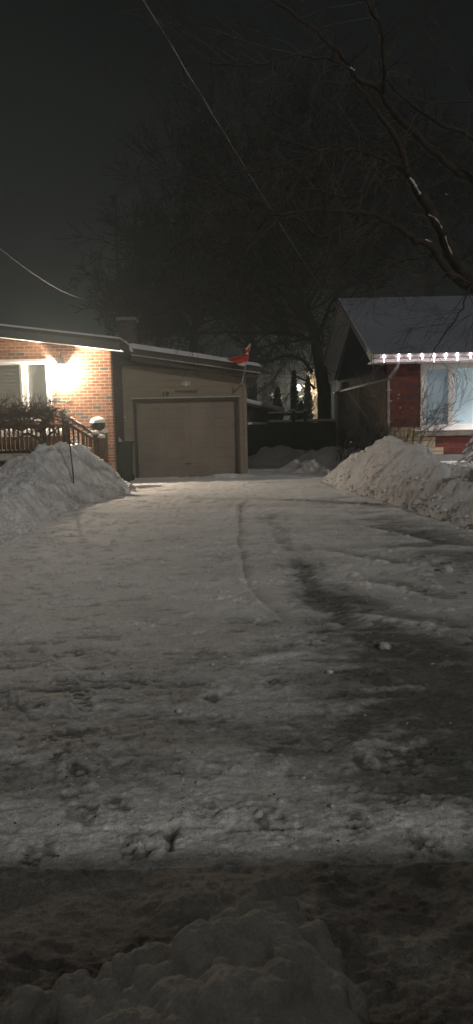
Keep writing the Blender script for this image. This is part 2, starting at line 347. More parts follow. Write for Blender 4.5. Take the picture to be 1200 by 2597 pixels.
def grid_obj(name, X, Y, Z, M, cover=None, parent=None):
    nr, nc = X.shape
    me = bpy.data.meshes.new(name)
    o0 = ORG.get(parent.name, Vector((0, 0, 0))) if parent else Vector((0, 0, 0))
    co = np.stack([X-o0.x, Y-o0.y, Z-o0.z], -1).reshape(-1, 3).astype(np.float32)
    idx = np.arange(nr*nc).reshape(nr, nc)
    q = np.stack([idx[:-1, :-1], idx[:-1, 1:], idx[1:, 1:], idx[1:, :-1]], -1).reshape(-1, 4).astype(np.int32)
    me.vertices.add(len(co)); me.vertices.foreach_set('co', co.ravel())
    me.loops.add(q.size); me.loops.foreach_set('vertex_index', q.ravel())
    me.polygons.add(len(q)); me.polygons.foreach_set('loop_start', np.arange(0, q.size, 4, dtype=np.int32))
    me.polygons.foreach_set('loop_total', np.full(len(q), 4, dtype=np.int32))
    me.update(); me.validate()
    if cover is not None:
        a = me.attributes.new('cover', 'FLOAT', 'POINT'); a.data.foreach_set('value', cover.reshape(-1).astype(np.float32))
    me.materials.append(M); me.shade_smooth()
    o = bpy.data.objects.new(name, me); COL.objects.link(o)
    if parent: o.parent = parent
    return o
def text_obj(name, s, size, loc, M, parent, shear=0.0, ext=0.006, offset=0.0):
    cu = bpy.data.curves.new('tmp', 'FONT'); cu.body = s; cu.size = size; cu.shear = shear; cu.extrude = ext; cu.offset = offset
    cu.align_x = 'CENTER'; cu.align_y = 'BOTTOM_BASELINE'
    to = bpy.data.objects.new('tmp', cu); COL.objects.link(to)
    bpy.context.view_layer.update()
    me = bpy.data.meshes.new_from_object(to.evaluated_get(bpy.context.evaluated_depsgraph_get()))
    bpy.data.objects.remove(to); me.name = name; me.materials.clear(); me.materials.append(M)
    o0 = ORG.get(parent.name, Vector((0, 0, 0)))
    me.transform(Matrix.Translation(Vector(loc)-o0) @ Matrix.Rotation(R(90), 4, 'X'))
    o = bpy.data.objects.new(name, me); COL.objects.link(o); o.parent = parent; return o

# ================================================================== GROUND
def lawn_z(x, y): return 0.0
SH = 2.42   # where driveway meets churned road snow, laid along the foreground shade line
trackL = [G(*p) for p in ((640, 1268), (607, 1292), (604, 1340), (605, 1400), (612, 1450), (632, 1500), (662, 1540), (700, 1562), (726, 1590))]
trackR = [G(*p) for p in ((680, 1300), (700, 1340), (722, 1385), (745, 1430), (790, 1490), (850, 1545), (920, 1610), (990, 1660), (1090, 1740), (1200, 1850))]
swath = [G(*p) for p in ((745, 1440), (800, 1500), (880, 1570), (950, 1630), (1040, 1700), (1140, 1790), (1260, 1900))]
edgeR = [G(*p) for p in ((860, 1275), (960, 1320), (1060, 1365), (1200, 1430))]
scrapes = [[G(*p) for p in q] for q in (
    ((860, 1560), (1000, 1582), (1180, 1608)), ((900, 1618), (1020, 1650), (1210, 1700)), ((780, 1400), (900, 1425), (1040, 1450)),
    ((840, 1480), (980, 1500), (1150, 1540)), ((880, 1345), (1000, 1362), (1130, 1400)), ((830, 1820), (900, 1800), (1000, 1775)),
    ((780, 1530), (900, 1545), (1010, 1570)), ((860, 1920), (950, 1890), (1030, 1860)), ((560, 1700), (680, 1680), (800, 1660)), ((930, 1700), (1060, 1745), (1200, 1770)))]
foots = [(G(*p), a, s) for p, a, s in (((205, 1775), 0.2, .07), ((215, 1800), 0.3, .06), ((700, 1745), -.2, .07), ((150, 1925), .1, .06), ((195, 1960), .5, .05),
    ((1000, 1935), .1, .08), ((1060, 1925), -.3, .07), ((215, 2080), .2, .08), ((690, 2085), .1, .08), ((430, 2125), 1.3, .05), ((920, 1950), .2, .05),
    ((520, 2075), .3, .07), ((100, 2175), .1, .07), ((350, 2165), -.1, .07), ((1080, 2165), 0, .09), ((900, 2095), .2, .06), ((300, 2050), .8, .05), ((100, 1800), .4, .05), ((540, 1780), .2, .05))]
seam = [G(*p) for p in ((-200, 2122), (0, 2114), (300, 2110), (600, 2108), (900, 2104), (1400, 2096))]
notch = [[G(*p) for p in q] for q in (((424, 2112), (430, 2160)), ((446, 2112), (430, 2160)))]
def H(x, y):
    """driveway and road surface: height and snow cover, lamp falloff included"""
    z = 0.07*np.clip(y/17.0, 0, 1)
    wob = (fbm(x*1.3, y*1.3, 3, 40)-.5)*0.25
    z = z + 0.016*(fbm(x*.7, y*.7, 3, 1)-.5)
    far = sst(1.5, 9, y)
    # crusty plates drawn out across the drive
    p1 = fbm(x*2.2+wob, y*(6.5-2.0*far)+wob*2, 5, 5, .6)
    z = z + (0.002+0.006*far)*sst(.52, .58, p1) + 0.004*sst(.62, .66, p1)
    p2 = fbm(x*6, y*14, 4, 9, .6)
    z = z + (0.0012+.0030*far)*(p2-.5) + 0.006*sst(.64, .72, p2)*(0.4+0.6*far)
    fine = fbm(x*38, y*55, 3, 12)
    pit = sst(.63, .68, fbm(x*4.5+wob*3, y*10, 4, 14, .6)); z = z - 0.014*pit*(.15+.85*far)
    rip = fbm(x*9, y*17, 5, 16, .65); z = z + 0.005*(rip-.5)*(.07+.93*far)
    cl = sst(.70, .76, fbm(x*7, y*8, 3, 18)); z = z + (.006+0.014*far)*cl
    near = 1-sst(3.5, 7, y)
    z = z + 0.0050*(fine-.5)*(0.4+near)
    cov = 0.76 + 0.42*(fbm(x*1.1, y*2.2, 5, 21, .6)-.5) + 0.08*sst(.50, .6, p1)
    cov = cov - 0.20*pit + .1*cl + .22*(rip-.5)
    # ruts
    d, sd_, t = pdist(x+wob*.25, y, trackL)
    fd = sst(0, .12, t)*(1-sst(.9, 1, t))
    z = z + fd*(0.016*np.exp(-((d-.05)/.045)**2)*(sd_ < 0)*(0.5+fine) - 0.012*np.exp(-(d/.12)**2)*(sd_ > 0))
    cov = cov - fd*0.30*np.exp(-((d)/.10)**2)*(sd_ > 0)
    d, sd_, t = pdist(x+wob*.5, y+wob, trackR)
    z = z - 0.012*np.exp(-(d/.16)**2) + 0.012*np.exp(-((d-.26)/.05)**2)*(fine)
    tr_ = np.exp(-((d-.06)/.07)**2)*(.5+.5*np.sin(t*520+np.where(sd_ > 0, 1, -1)*d*60))*sst(.45, .6, fbm(x*2, y*3, 3, 32))
    z = z - .006*tr_; cov = cov - .22*tr_
    fr = sst(0, .06, t)
    cov = cov - fr*0.34*np.exp(-(d/.10)**2)*(.35+.65*sst(.3, .6, fbm(x*5, y*10, 4, 31))) - fr*.20*np.exp(-((d-.22)/.07)**2)*sst(.4, .6, fbm(x*4, y*9, 4, 34))
    d, sd_, t = pdist(x+wob*1.5, y+wob*2, swath)
    cov = cov - sst(-.1, .2, t)*np.exp(-(d/(.15+.50*t))**2)*(.30+.34*sst(.36, .62, fbm(x*2.2+y*1.2, y*9-x*3, 5, 33, .65)))
    d, sd_, t = pdist(x+wob, y+wob, edgeR)
    cov = cov - 0.35*np.exp(-(d/.55)**2)*sst(.35, .6, fbm(x*1.5, y*5, 4, 35))
    # pale right far area, darker right mid
    cov = cov - 0.22*sst(0.6, 2.3, x)*sst(3.2, 5, y)*(1-sst(9, 13, y))
    for i, q in enumerate(scrapes):
        d, sd_, t = pdist(x+wob*.3, y+wob*.3, q); e = np.sin(np.clip(t, 0, 1)*math.pi)
        z = z + e*(0.014*np.exp(-(d/.035)**2) )*(0.5+fine)
        cov = cov + e*0.22*np.exp(-(d/.06)**2) - e*0.36*np.exp(-((d-.16)/.12)**2)*(sd_ > 0)*(1 if i not in (5, 7, 8) else .5)
    for (g, a, s) in foots:
        ca, sa = math.cos(a), math.sin(a); dx = x-g.x; dy = y-g.y
        u = (dx*ca+dy*sa)/(s*1.0); v = (-dx*sa+dy*ca)/(s*1.5); r = np.sqrt(u*u+v*v)+(fbm(x*14, y*14, 2, 50)-.5)*.8
        z = z - 0.006*(1-sst(.6, .9, r))*sst(.35, .55, fbm(x*30, y*30, 2, 51)) + 0.004*np.exp(-((r-1.25)/.14)**2)
        cov = cov - 0.40*(1-sst(.6, 1.0, r))*sst(.38, .52, fbm(x*26, y*32, 2, 51)) + .12*np.exp(-((r-1.3)/.3)**2)
    d, sd_, t = pdist(x, y+wob*.12, seam); b_ = sst(.36, .5, fbm(x*5, y*5, 3, 98))
    z = z - .012*np.exp(-(d/.012)**2)*b_ - .006*sst(0, .01, d)*(sd_ < 0)*(d < .4)*(1-sst(.1, .4, d)); cov = cov - .4*np.exp(-(d/.014)**2)*b_
    for q in notch:
        d, sd_, t = pdist(x, y, q); z = z - .014*np.exp(-(d/.014)**2); cov = cov - .5*np.exp(-(d/.016)**2)
    # crumbled patches near the street
    cm = sst(.54, .64, fbm(x*1.7, y*2.6, 4, 61))*near
    z = z + cm*(0.003*billow(x*11, y*13, 3, 63)**2)
    cov = cov + cm*0.18
    apr = (1-sst(2.3, 3.3, y))*sst(.42, .55, fbm(x*2.4, y*3.5, 4, 66))
    z = z + apr*0.004*sst(.4, .6, fbm(x*5, y*7, 4, 67)) ; cov = cov + apr*.10
    # near drive: cover darkened toward the camera, painting the porch lamp's falloff
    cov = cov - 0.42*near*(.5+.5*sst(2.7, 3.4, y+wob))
    nb = 1-sst(3.2, 6.5, y)
    cov = cov + nb*(.55*(fbm(x*4, y*6, 5, 90, .62)-.5) + .45*(fbm(x*19, y*26, 4, 92, .65)-.5))
    cov = cov*(1-.2) + .2*sst(.22, .78, cov)
    z = z + (.003+.006*far)*sst(.34, .46, cov) + nb*.0025*sst(.57, .60, fbm(x*9, y*12, 4, 94, .6)) + nb*.006*sst(.66, .70, fbm(x*26, y*32, 3, 96))
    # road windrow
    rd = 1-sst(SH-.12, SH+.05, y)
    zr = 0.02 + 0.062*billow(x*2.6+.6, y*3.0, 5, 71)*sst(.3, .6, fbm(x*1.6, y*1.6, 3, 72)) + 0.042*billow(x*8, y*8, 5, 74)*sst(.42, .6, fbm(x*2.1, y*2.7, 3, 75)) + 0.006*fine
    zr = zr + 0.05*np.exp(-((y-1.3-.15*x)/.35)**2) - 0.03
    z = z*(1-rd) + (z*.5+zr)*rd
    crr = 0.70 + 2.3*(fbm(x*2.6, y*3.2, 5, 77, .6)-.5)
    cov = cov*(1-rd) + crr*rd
    return z, np.clip(cov, 0.0, 1)
def fan(y0, y1, n, cols, hw0, hwk):
    ys = np.exp(np.linspace(math.log(y0), math.log(y1), n)); u = np.linspace(-1, 1, cols)
    Y = np.repeat(ys[:, None], cols, 1); X = u[None, :]*(hw0+hwk*ys[:, None]); return X, Y
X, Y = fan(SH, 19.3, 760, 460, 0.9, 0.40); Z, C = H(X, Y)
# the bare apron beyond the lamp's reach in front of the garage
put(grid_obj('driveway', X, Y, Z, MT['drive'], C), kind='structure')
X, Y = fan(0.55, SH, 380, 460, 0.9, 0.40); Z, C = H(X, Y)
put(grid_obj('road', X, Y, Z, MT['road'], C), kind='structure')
# the ground under and around everything, out to the horizon
gx = np.concatenate([np.linspace(-300, -12, 14), np.linspace(-11, 11, 60), np.linspace(12, 300, 14)])
gy = np.concatenate([np.linspace(-60, 17, 20), np.linspace(17.5, 40, 60), np.linspace(42, 420, 20)])
X, Y = np.meshgrid(gx, gy)
Z = np.where(Y > 18.0, 0.02+0.05*fbm(X*.8, Y*.8, 3, 80), -0.10)
Z = Z + np.where(np.abs(X) > 11.5, 0.35, 0.0)
put(grid_obj('ground', X, Y, Z, MT['snow']), kind='structure')
# lawns
def lawn(x0, x1, y0, y1, h, edge, sgn, seed):
    X, Y = np.meshgrid(np.linspace(x0, x1, 120), np.linspace(y0, y1, 120))
    Z = h+0.06*(fbm(X*.9, Y*.9, 4, seed)-.5)
    inn = (X-edge)*sgn
    Z = np.where(inn < 0, Z, Z) - 0.7*(1-sst(-.1, .8, inn))
    put(grid_obj('lawn', X, Y, Z, MT['snow']), kind='structure')
lawn(-11.6, -3.0, 4.0, 19.0, 0.42, -3.7, -1, 90)
lawn(3.0, 11.6, 4.0, 19.0, 0.44, 3.6, 1, 91)

# ------------------------------------------------------------------ snow banks
def bank(name, label, side, foot, crest, y0, y1, xs, seed, lumps=()):
    """foot: [(y, x)], crest: [(y, h)] heights of the bank top"""
    n, c = 420, 300
    ys = np.linspace(y0, y1, n); u = np.linspace(0, 1, c)**1.25
    fy, fx = zip(*foot); cy, ch = zip(*crest)
    f = np.interp(ys, fy, fx)[:, None]; hc = np.interp(ys, cy, ch)[:, None]
    hc = hc
    X = f + side*(u[None, :]*xs - 0.12); Y = np.repeat(ys[:, None], c, 1)
    t = (X-f)*side
    X0 = X
    wd = 0.35+0.55*np.clip(hc, .2, 1.2)
    rag = (fbm(Y*2.2, t*1.2, 4, seed)-.5)*.34 + (fbm(Y*9, t*3, 3, seed+2)-.5)*.10
    tt = (t+rag*np.clip(t*6, 0, 1))/wd
    prof = sst(-0.12, 1.0, tt)*0.55 + np.clip(tt, 0, 1)*0.45
    back = 1-sst(1.1, 2.9 if side < 0 else 2.15, tt)
    base = np.minimum(0.40, hc)
    h = hc*prof
    h = np.where(tt > 1, base + (hc-base)*back, h)
    # avalanche grooves running down the face, clods and ragged crest
    gr = fbm(Y*3.2+t*1.6*side, t*.8, 4, seed+5, .6)
    h = h + np.clip(h, 0, .5)*0.62*(gr-.5)*(1-.5*sst(1.2, 2, tt))
    g2 = fbm(Y*7+t*5*side, t*2.2-Y*.6, 4, seed+6, .65); h = h + 0.13*(g2-.5)*np.clip(h*4, 0, 1)
    h = h + 0.035*sst(.56, .64, fbm(X0*6+Y*2, Y*7, 4, seed+7))*np.clip(h*4, 0, 1)
    h = h + 0.05*sst(.5, .62, fbm(X0*3.4, Y*2.6, 4, seed+8))*sst(.7, 1.3, tt)*np.clip(hc*1.4, 0, 1)
    h = h + 0.035*billow(X0*7, Y*5, 4, seed+9)*np.clip(tt*2, 0, 1)*np.clip(hc*2, 0, 1)
    h = h + 0.05*(billow(X0*12, Y*12, 2, seed+12)**2)*np.exp(-(tt/.28)**2)*np.clip(hc*3, 0, 1)
    for (lx, ly, lr, lh) in lumps:
        h = h + lh*np.exp(-((X0-lx)**2+(Y-ly)**2)/lr**2)*(0.8+.4*fbm(X0*4, Y*4, 2, seed+14))
    h = h*np.clip((ys[:, None]-y0)*1.2, 0, 1)*1.0
    h = h - 0.10*(1-sst(-.02, .25, tt)) - 0.06*(hc < .02)
    o = grid_obj(name, X, Y, h, MT['bank']); put(o, label, 'snow bank')
    rc = random.Random(seed); cb = MB(); ORG[o.name] = Vector((0, 0, 0))
    for k_ in range(900):
        i_ = rc.randrange(20, n-20); foot_ = rc.random() < .6
        tw_ = rc.uniform(-.03, .22) if foot_ else rc.uniform(.2, 1.5)
        j_ = int(np.argmin(np.abs(t[i_]-tw_)))
        if hc[i_, 0] < .05: continue
        s_ = rc.uniform(.010, .034)*(1 if rc.random() < .9 else 1.7); z_ = max(float(h[i_, j_]), .03)
        cb.blob((float(X[i_, j_]), float(Y[i_, j_]), z_+s_*.25), (s_*1.2, s_, s_*.8), k_, .5, 5, 2)
    cl_ = cb.build('clods', MT['bank'], o, False); cl_['kind'] = 'stuff'
    return o
bank('snow_bank', 'tall grooved snow bank left of the driveway with a marker stake in it', -1,
     [(5, -3.15), (9.2, -2.95), (12, -2.85), (13.6, -2.75), (14.6, -2.35), (15.6, -2.05), (16.3, -2.25)],
     [(5, .35), (9, .42), (11, .48), (12.5, .56), (13.5, .85), (14.4, 1.10), (15.0, 1.08), (15.5, .80), (15.9, .35), (16.2, .05), (16.4, 0)], 5, 16.6, 3.6, 100)
bank('snow_bank', 'two-peaked snow bank right of the driveway before the red brick house', 1,
     [(5, 3.7), (8, 3.35), (9.6, 3.05), (11.6, 2.75), (14.3, 2.3), (16, 2.0), (17.3, 1.9), (18.2, 1.95)],
     [(5, .5), (9, .58), (11, .62), (12.5, .66), (13.2, .82), (13.8, 1.00), (14.3, .88), (15.0, 1.05), (15.6, .90), (16.4, .62), (17.2, .32), (17.9, .08), (18.2, 0)], 5, 18.3, 3.6, 130)

# dark drift beyond the garage by the fence
def drift(name, label, c, rx, ry, h, seed, M=None):
    X, Y = np.meshgrid(np.linspace(c[0]-rx*1.2, c[0]+rx*1.2, 120), np.linspace(c[1]-ry*1.2, c[1]+ry*1.2, 100))
    r = np.sqrt(((X-c[0])/rx)**2+((Y-c[1])/ry)**2) + (fbm(X*1.4, Y*1.4, 4, seed)-.5)*.5
    Z = c[2] - .06 + h*(1-sst(0, 1, r))*(.7+.6*fbm(X*2, Y*2, 4, seed+3)) + .04*fbm(X*6, Y*6, 3, seed+4)*(r < 1)
    return put(grid_obj(name, X, Y, Z, M or MT['bank']), label, 'snow drift')
drift('snow_drift', 'dim rounded snow drift in the gap between the fence and the right house', (2.9, 21.3, .05), 2.0, 2.0, .66, 150)
drift('snow_drift', 'low dark snow drift along the fence foot beside the garage', (1.4, 24.4, .05), 2.2, 1.0, .60, 155)

# thin windblown snow at the garage foot
for lab, x0, x1, hh, sd_ in (('narrow ridge of snow against the left foot of the garage door', -2.6, -1.45, .085, 160), ('long ridge of snow against the right foot of the garage door', -1.1, .62, .15, 165)):
    X, Y = np.meshgrid(np.linspace(x0, x1, 110), np.linspace(18.72, 19.18, 40))
    e = np.sin(np.clip((X-x0)/(x1-x0), 0, 1)*math.pi)**.6*(.5+.5*sst(0, .8, (X-x0)/(x1-x0)))
    Z = .03+hh*e*sst(18.72, 19.14, Y+.3*(fbm(X*4, X*2, 3, sd_)-.5))*(.6+.8*fbm(X*3, Y*3, 4, sd_+1))
    put(grid_obj('snow_ridge', X, Y, Z, MT['snow']), lab, 'snow ridge')

# ------------------------------------------------------------------ foreground snow heap: cauliflower of lumps
def heap(name, label, balls, x0, x1, y0, y1, M, n=300, base=-.05):
    X, Y = np.meshgrid(np.linspace(x0, x1, n), np.linspace(y0, y1, n))
    wx = (fbm(X*9, Y*9, 3, 170)-.5)*.045; wy = (fbm(X*9, Y*9, 3, 175)-.5)*.045
    Z = np.full(X.shape, base)
    for (bx, by, br, bz) in balls:
        d2 = (X+wx-bx)**2+(Y+wy-by)**2
        Z = np.maximum(Z, np.where(d2 < br*br, bz+np.sqrt(np.maximum(br*br-d2, 0)), base))
    # soften
    for _ in range(2):
        Z[1:-1, 1:-1] = (Z[1:-1, 1:-1]*2+Z[:-2, 1:-1]+Z[2:, 1:-1]+Z[1:-1, :-2]+Z[1:-1, 2:])/6
    Z = Z + (Z > .0)*(.013*fbm(X*30, Y*30, 4, 178, .6)+.010*billow(X*14, Y*14, 3, 177)+.006*fbm(X*70, Y*70, 2, 179))
    return put(grid_obj(name, X, Y, Z, M), label, 'snow heap')
rnd = random.Random(3)
def gb(px, py, z, r): z *= .84 if px > 520 else .62; g = G(px, py, z); return (g.x, g.y, r, z-r*.55)
balls = []
for (px, py, z, r) in ((690, 2345, .20, .085), (640, 2362, .18, .075), (720, 2330, .20, .045), (565, 2390, .15, .08), (560, 2380, .16, .05), (760, 2380, .2, .06), (800, 2420, .18, .07), (825, 2450, .16, .05),
                        (740, 2440, .24, .09), (640, 2450, .22, .12), (560, 2470, .18, .12), (480, 2460, .12, .09), (420, 2490, .10, .09), (350, 2500, .09, .08), (280, 2520, .08, .07), (190, 2540, .08, .06), (150, 2560, .08, .05), (60, 2590, .07, .08),
                        (760, 2500, .24, .10), (800, 2560, .2, .08), (700, 2520, .27, .07), (650, 2570, .27, .06), (900, 2560, .10, .045), (845, 2500, .14, .05), (580, 2560, .24, .12), (480, 2560, .2, .12), (380, 2570, .15, .1), (700, 2600, .26, .12), (560, 2640, .24, .14), (820, 2640, .2, .12), (400, 2650, .18, .12), (250, 2600, .12, .1), (680, 2700, .25, .2), (400, 2720, .2, .2)):
    balls.append(gb(px, py, z, r))
b0 = list(balls)
for (bx, by, br, bz) in b0:
    for k in range(6):
        a = rnd.uniform(0, 6.28); q = rnd.uniform(.35, .98)
        balls.append((bx+math.cos(a)*br*q, by+math.sin(a)*br*q, br*rnd.uniform(.18, .55), bz+br*math.sqrt(max(0, 1-q*q))*.95))
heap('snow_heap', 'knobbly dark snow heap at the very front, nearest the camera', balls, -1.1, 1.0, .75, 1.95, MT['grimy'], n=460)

# ------------------------------------------------------------------ loose snow chunks
ck = []
for i, (px, py, s, lab) in enumerate((
    (656, 2068, .030, 'bright snow chunk, the largest lying on the ice near the street'), (502, 1985, .018, 'small white snow chunk just right of a smaller one on the ice'),
    (464, 1978, .013, 'tiny white snow lump left of another lump on mid-front ice'), (455, 1805, .024, 'yellowish snow chunk on the smooth part of the driveway'),
    (1133, 1455, .085, 'fist-like snow clod alone on the right side of the driveway'), (122, 1690, .020, 'little snow clod on the left pinkish part of the driveway'),
    (540, 1688, .020, 'pale clod in the middle of the driveway beside a ridge'), (770, 1972, .012, 'tiny snow lump right of centre near the street edge'),
    (975, 1640, .055, 'flat snow clod lying in the dark icy streak'), (835, 1705, .030, 'snow clod with a bright glint beside the dark streak'),
    (843, 2052, .018, 'small broken snow lump right of the largest chunk'), (905, 1290, .06, 'dark clod at the foot of the right snow bank'))):
    g = G(px, py, .02); z = float(H(np.array(g.x), np.array(g.y))[0])
    o = MB().blob((g.x, g.y, z+s*.2), (s*.75, s*.6, s*.5), i+2, .6, 9, 2.2).build('snow_chunk', MT['chunk'], None, True)
    put(o, lab, 'snow chunk', 'loose snow chunks on the driveway')
# crumbs
mb = MB(); rnd = random.Random(11)
for i in range(500):
    y = rnd.uniform(2.5, 11)**1.0; y = 2.45+ (y-2.5)*rnd.random(); x = rnd.uniform(-.42, .42)*(y+1)
    if y > 8 and rnd.random() < .5: continue
    if fbm(np.array(x*1.7), np.array(y*2.6), 4, 61) < .47 and rnd.random() < .8: continue
    s = rnd.uniform(.0015, .0045)*(1+y*.12)
    mb.v; z = float(H(np.array(x), np.array(y))[0]); mb.blob((x, y, z+s*.3), (s*1.3, s, s*.8), i, .3, 4)
put(mb.build('snow_crumbs', MT['chunk'], None, True), 'fine snow crumbs strewn over the driveway', 'snow crumbs', kind='stuff')
mb = MB(); rnd = random.Random(12)
for i in range(260):
    y = 2.5+rnd.random()**1.5*9; x = rnd.uniform(-.42, .42)*(y+1)
    s = rnd.uniform(.0012, .0032)*(1+y*.12)
    z = float(H(np.array(x), np.array(y))[0]); mb.blob((x, y, z+s*.3), (s*1.3, s, s*.7), i, .3, 4)
put(mb.build('grit', MT['tyre'], None, True), 'dark grit and bark bits scattered on the icy driveway', 'grit', kind='stuff')

gl = bpy.data.materials.new('clear_ice'); gl.use_nodes = True; gb__ = gl.node_tree.nodes['Principled BSDF']
gb__.inputs['Base Color'].default_value = (.9, .9, .9, 1); gb__.inputs['Roughness'].default_value = .12; gb__.inputs['Metallic'].default_value = 1.0
mb = MB(); rnd = random.Random(15)
for i in range(70):
    y = 2.6+rnd.random()**1.4*8; x = rnd.uniform(-.36, .36)*(y+.6); s = rnd.uniform(.0022, .004)*(1+y*.16)
    z = float(H(np.array(x), np.array(y))[0]); mb.blob((x, y, z+s*.6), (s, s, s), i, .1, 6)
put(mb.build('ice_chips', gl, None, True), 'glinting chips of clear ice scattered over the driveway', 'ice chips', kind='stuff')

# ================================================================== LEFT BRICK HOUSE
YB = 17.5
cornr = P(284, 1000, YB).x
HB = thing('brick_house', (-6, YB, .1), 'orange brick house with a lit porch lamp and low sloping roof edge', 'house')
def rl(px):  # roof underside line on plane Y
    return 853+(px)*(887-853)/305.0
zl = P(-520, rl(-520), YB).z; zr_ = P(284, rl(284)-3, YB).z
xl = P(-520, 800, YB).x
winL = (P(-200, 1000, YB).x, P(131, 1000, YB).x, P(60, 1062, YB).z, P(60, 915, YB).z)
mb = MB()
x0, x1, z0, z1 = winL
zt = lambda x: zl+(zr_-zl)*(x-xl)/(cornr-xl)
def wallp(xa, xb, za, zb0=None, zb1=None):
    mb.hexa([(xa, YB, za), (xb, YB, za), (xb, YB+.25, za), (xa, YB+.25, za), (xa, YB, zb0), (xb, YB, zb1), (xb, YB+.25, zb1), (xa, YB+.25, zb0)])
wallp(xl, x0, -.1, zt(xl), zt(x0)); wallp(x1, cornr, -.1, zt(x1), zt(cornr))
wallp(x0, x1, -.1, z0, z0); wallp(x0, x1, z1, zt(x0), zt(x1))
mb.build('wall', MT['brick_o'], HB)
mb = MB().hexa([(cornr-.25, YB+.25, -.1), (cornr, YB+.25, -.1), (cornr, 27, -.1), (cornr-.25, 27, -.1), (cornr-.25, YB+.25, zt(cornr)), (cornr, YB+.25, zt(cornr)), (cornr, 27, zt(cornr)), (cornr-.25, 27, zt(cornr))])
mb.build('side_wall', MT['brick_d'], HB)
YF = 16.95
a = P(-520, rl(-520), YF); b = P(305, rl(305), YF)
mb = MB(); th = .24
mb.hexa([(a.x, YF, a.z+.02), (b.x, YF, b.z+.02), (b.x, 27.5, b.z+.02), (a.x, 27.5, a.z+.02), (a.x, YF, a.z+th), (b.x, YF, b.z+th), (b.x, 27.5, b.z+th), (a.x, 27.5, a.z+th)])
rf = mb.build('roof', MT['darktrim'], HB)
MB().hexa([(a.x, YF+.02, a.z), (b.x, YF+.02, b.z), (b.x, YB-.004, b.z), (a.x, YB-.004, a.z), (a.x, YF+.02, a.z+.018), (b.x, YF+.02, b.z+.018), (b.x, YB-.004, b.z+.018), (a.x, YB-.004, a.z+.018)]).build('soffit', MT['white'], HB)
MB().hexa([(a.x, YF-.03, a.z-.02), (b.x, YF-.03, b.z-.02), (b.x, YF, b.z-.02), (a.x, YF, a.z-.02), (a.x, YF-.03, a.z+.16), (b.x, YF-.03, b.z+.16), (b.x, YF, b.z+.16), (a.x, YF, a.z+.16)]).build('fascia', MT['fascia'], HB)
MB().hexa([(a.x, YF-.02, a.z+th), (b.x, YF-.02, b.z+th), (b.x, 27.5, b.z+th), (a.x, 27.5, a.z+th), (a.x, YF+.04, a.z+th+.05), (b.x, YF+.04, b.z+th+.045), (b.x, 27.5, b.z+th+.045), (a.x, 27.5, a.z+th+.05)]).build('roof_snow', MT['snowroof'], HB)
# chimney
c0 = P(300, 812, 22); c1 = P(342, 880, 22)
ch = MB().box(c0.x, c1.x, 22, 22.6, 2.8, c0.z).build('chimney', MT['brick_d'], HB)
MB().box(c0.x-.06, c1.x+.06, 21.94, 22.66, c0.z, c0.z+.08).build('cap', MT['conc'], ch)
# window with two panes and a wide one beyond the picture
wf = MB(); fw = .09
wf.box(x0, x1, YB-.03, YB+.08, z1-fw, z1); wf.box(x0, x1, YB-.03, YB+.08, z0, z0+fw)
wf.box(x1-.11, x1, YB-.032, YB+.082, z0+fw, z1-fw); wf.box(x0, x0+.11, YB-.032, YB+.082, z0+fw, z1-fw)
mxa = P(53, 1000, YB).x; mxb = P(72, 1000, YB).x
wf.box(mxa, mxb, YB-.034, YB+.084, z0+fw, z1-fw); wf.box(mxa+.05, mxa+.065, YB-.045, YB-.034, z0+fw, z1-fw)
mxc = P(-70, 1000, YB).x; wf.box(mxc-.1, mxc, YB-.034, YB+.084, z0+fw, z1-fw)
W = wf.build('window', MT['white'], HB, bevel=.006)
MB().box(x0-.02, x1+.03, YB-.09, YB-.036, z1-.03, z1+.025).build('drip_cap', MT['white'], W)
MB().box(x0-.03, x1+.03, YB-.10, YB-.036, z0-.05, z0).build('sill', MT['white'], W)
MB().box(mxb+.01, x1-.12, YB+.01, YB+.016, z0+fw, z1-fw).build('pane', MT['glass'], W)
MB().box(mxc+.01, mxa-.01, YB+.01, YB+.016, z0+fw, z1-fw).build('pane', MT['glass'], W)
MB().box(x0+.12, mxc-.11, YB+.01, YB+.016, z0+fw, z1-fw).build('pane', MT['glass'], W)
MB().box(mxb, x1-.1, YB+.06, YB+.07, z0+.02, z1-.02).build('roller_blind', MT['blindg'], W)
sb = MB(); z = z0+.03
while z < z1-.04:
    sb.hexa([(x0+.1, YB+.05, z), (mxa, YB+.05, z), (mxa, YB+.054, z+.002), (x0+.1, YB+.054, z+.002), (x0+.1, YB+.072, z+.082), (mxa, YB+.072, z+.082), (mxa, YB+.076, z+.082), (x0+.1, YB+.076, z+.082)]); z += .083
sb.build('slatted_blind', MT['blind'], W)
# porch lantern (on the wall: its own thing)
lp = P(157, 943, 17.415)
LT = thing('wall_lantern', (lp.x, YB, lp.z), 'brightly lit porch lantern on the orange brick wall', 'lamp')
MB().lathe([(.03, .30), (.10, .21), (.115, .19), (.115, .165), (.09, .16)], lp, 14).build('cap', MT['black'], LT, True)
MB().tube([(lp.x, YB-.01, lp.z+.30), (lp.x, lp.y-.02, lp.z+.40), (lp.x, lp.y, lp.z+.29)], .014, 6).build('arm', MT['black'], LT)
MB().lathe([(.001, -.04), (.045, -.02), (.06, .05), (.07, .155), (.02, .158)], lp, 16).build('globe', lampglow('lamp_globe', (1, .80, .55), 9), LT, True)
MB().lathe([(.05, 0), (.05, .02), (.001, .022)], (lp.x, YB-.03, lp.z+.3), 12).build('backplate', MT['black'], LT)
l = bpy.data.lights.new('lantern_bulb', 'POINT'); l.energy = 580; l.color = (1, .84, .66); l.shadow_soft_size = .05
lo = bpy.data.objects.new('lantern_bulb', l); COL.objects.link(lo); lo.parent = LT; lo.location = (0, lp.y-YB, .05)

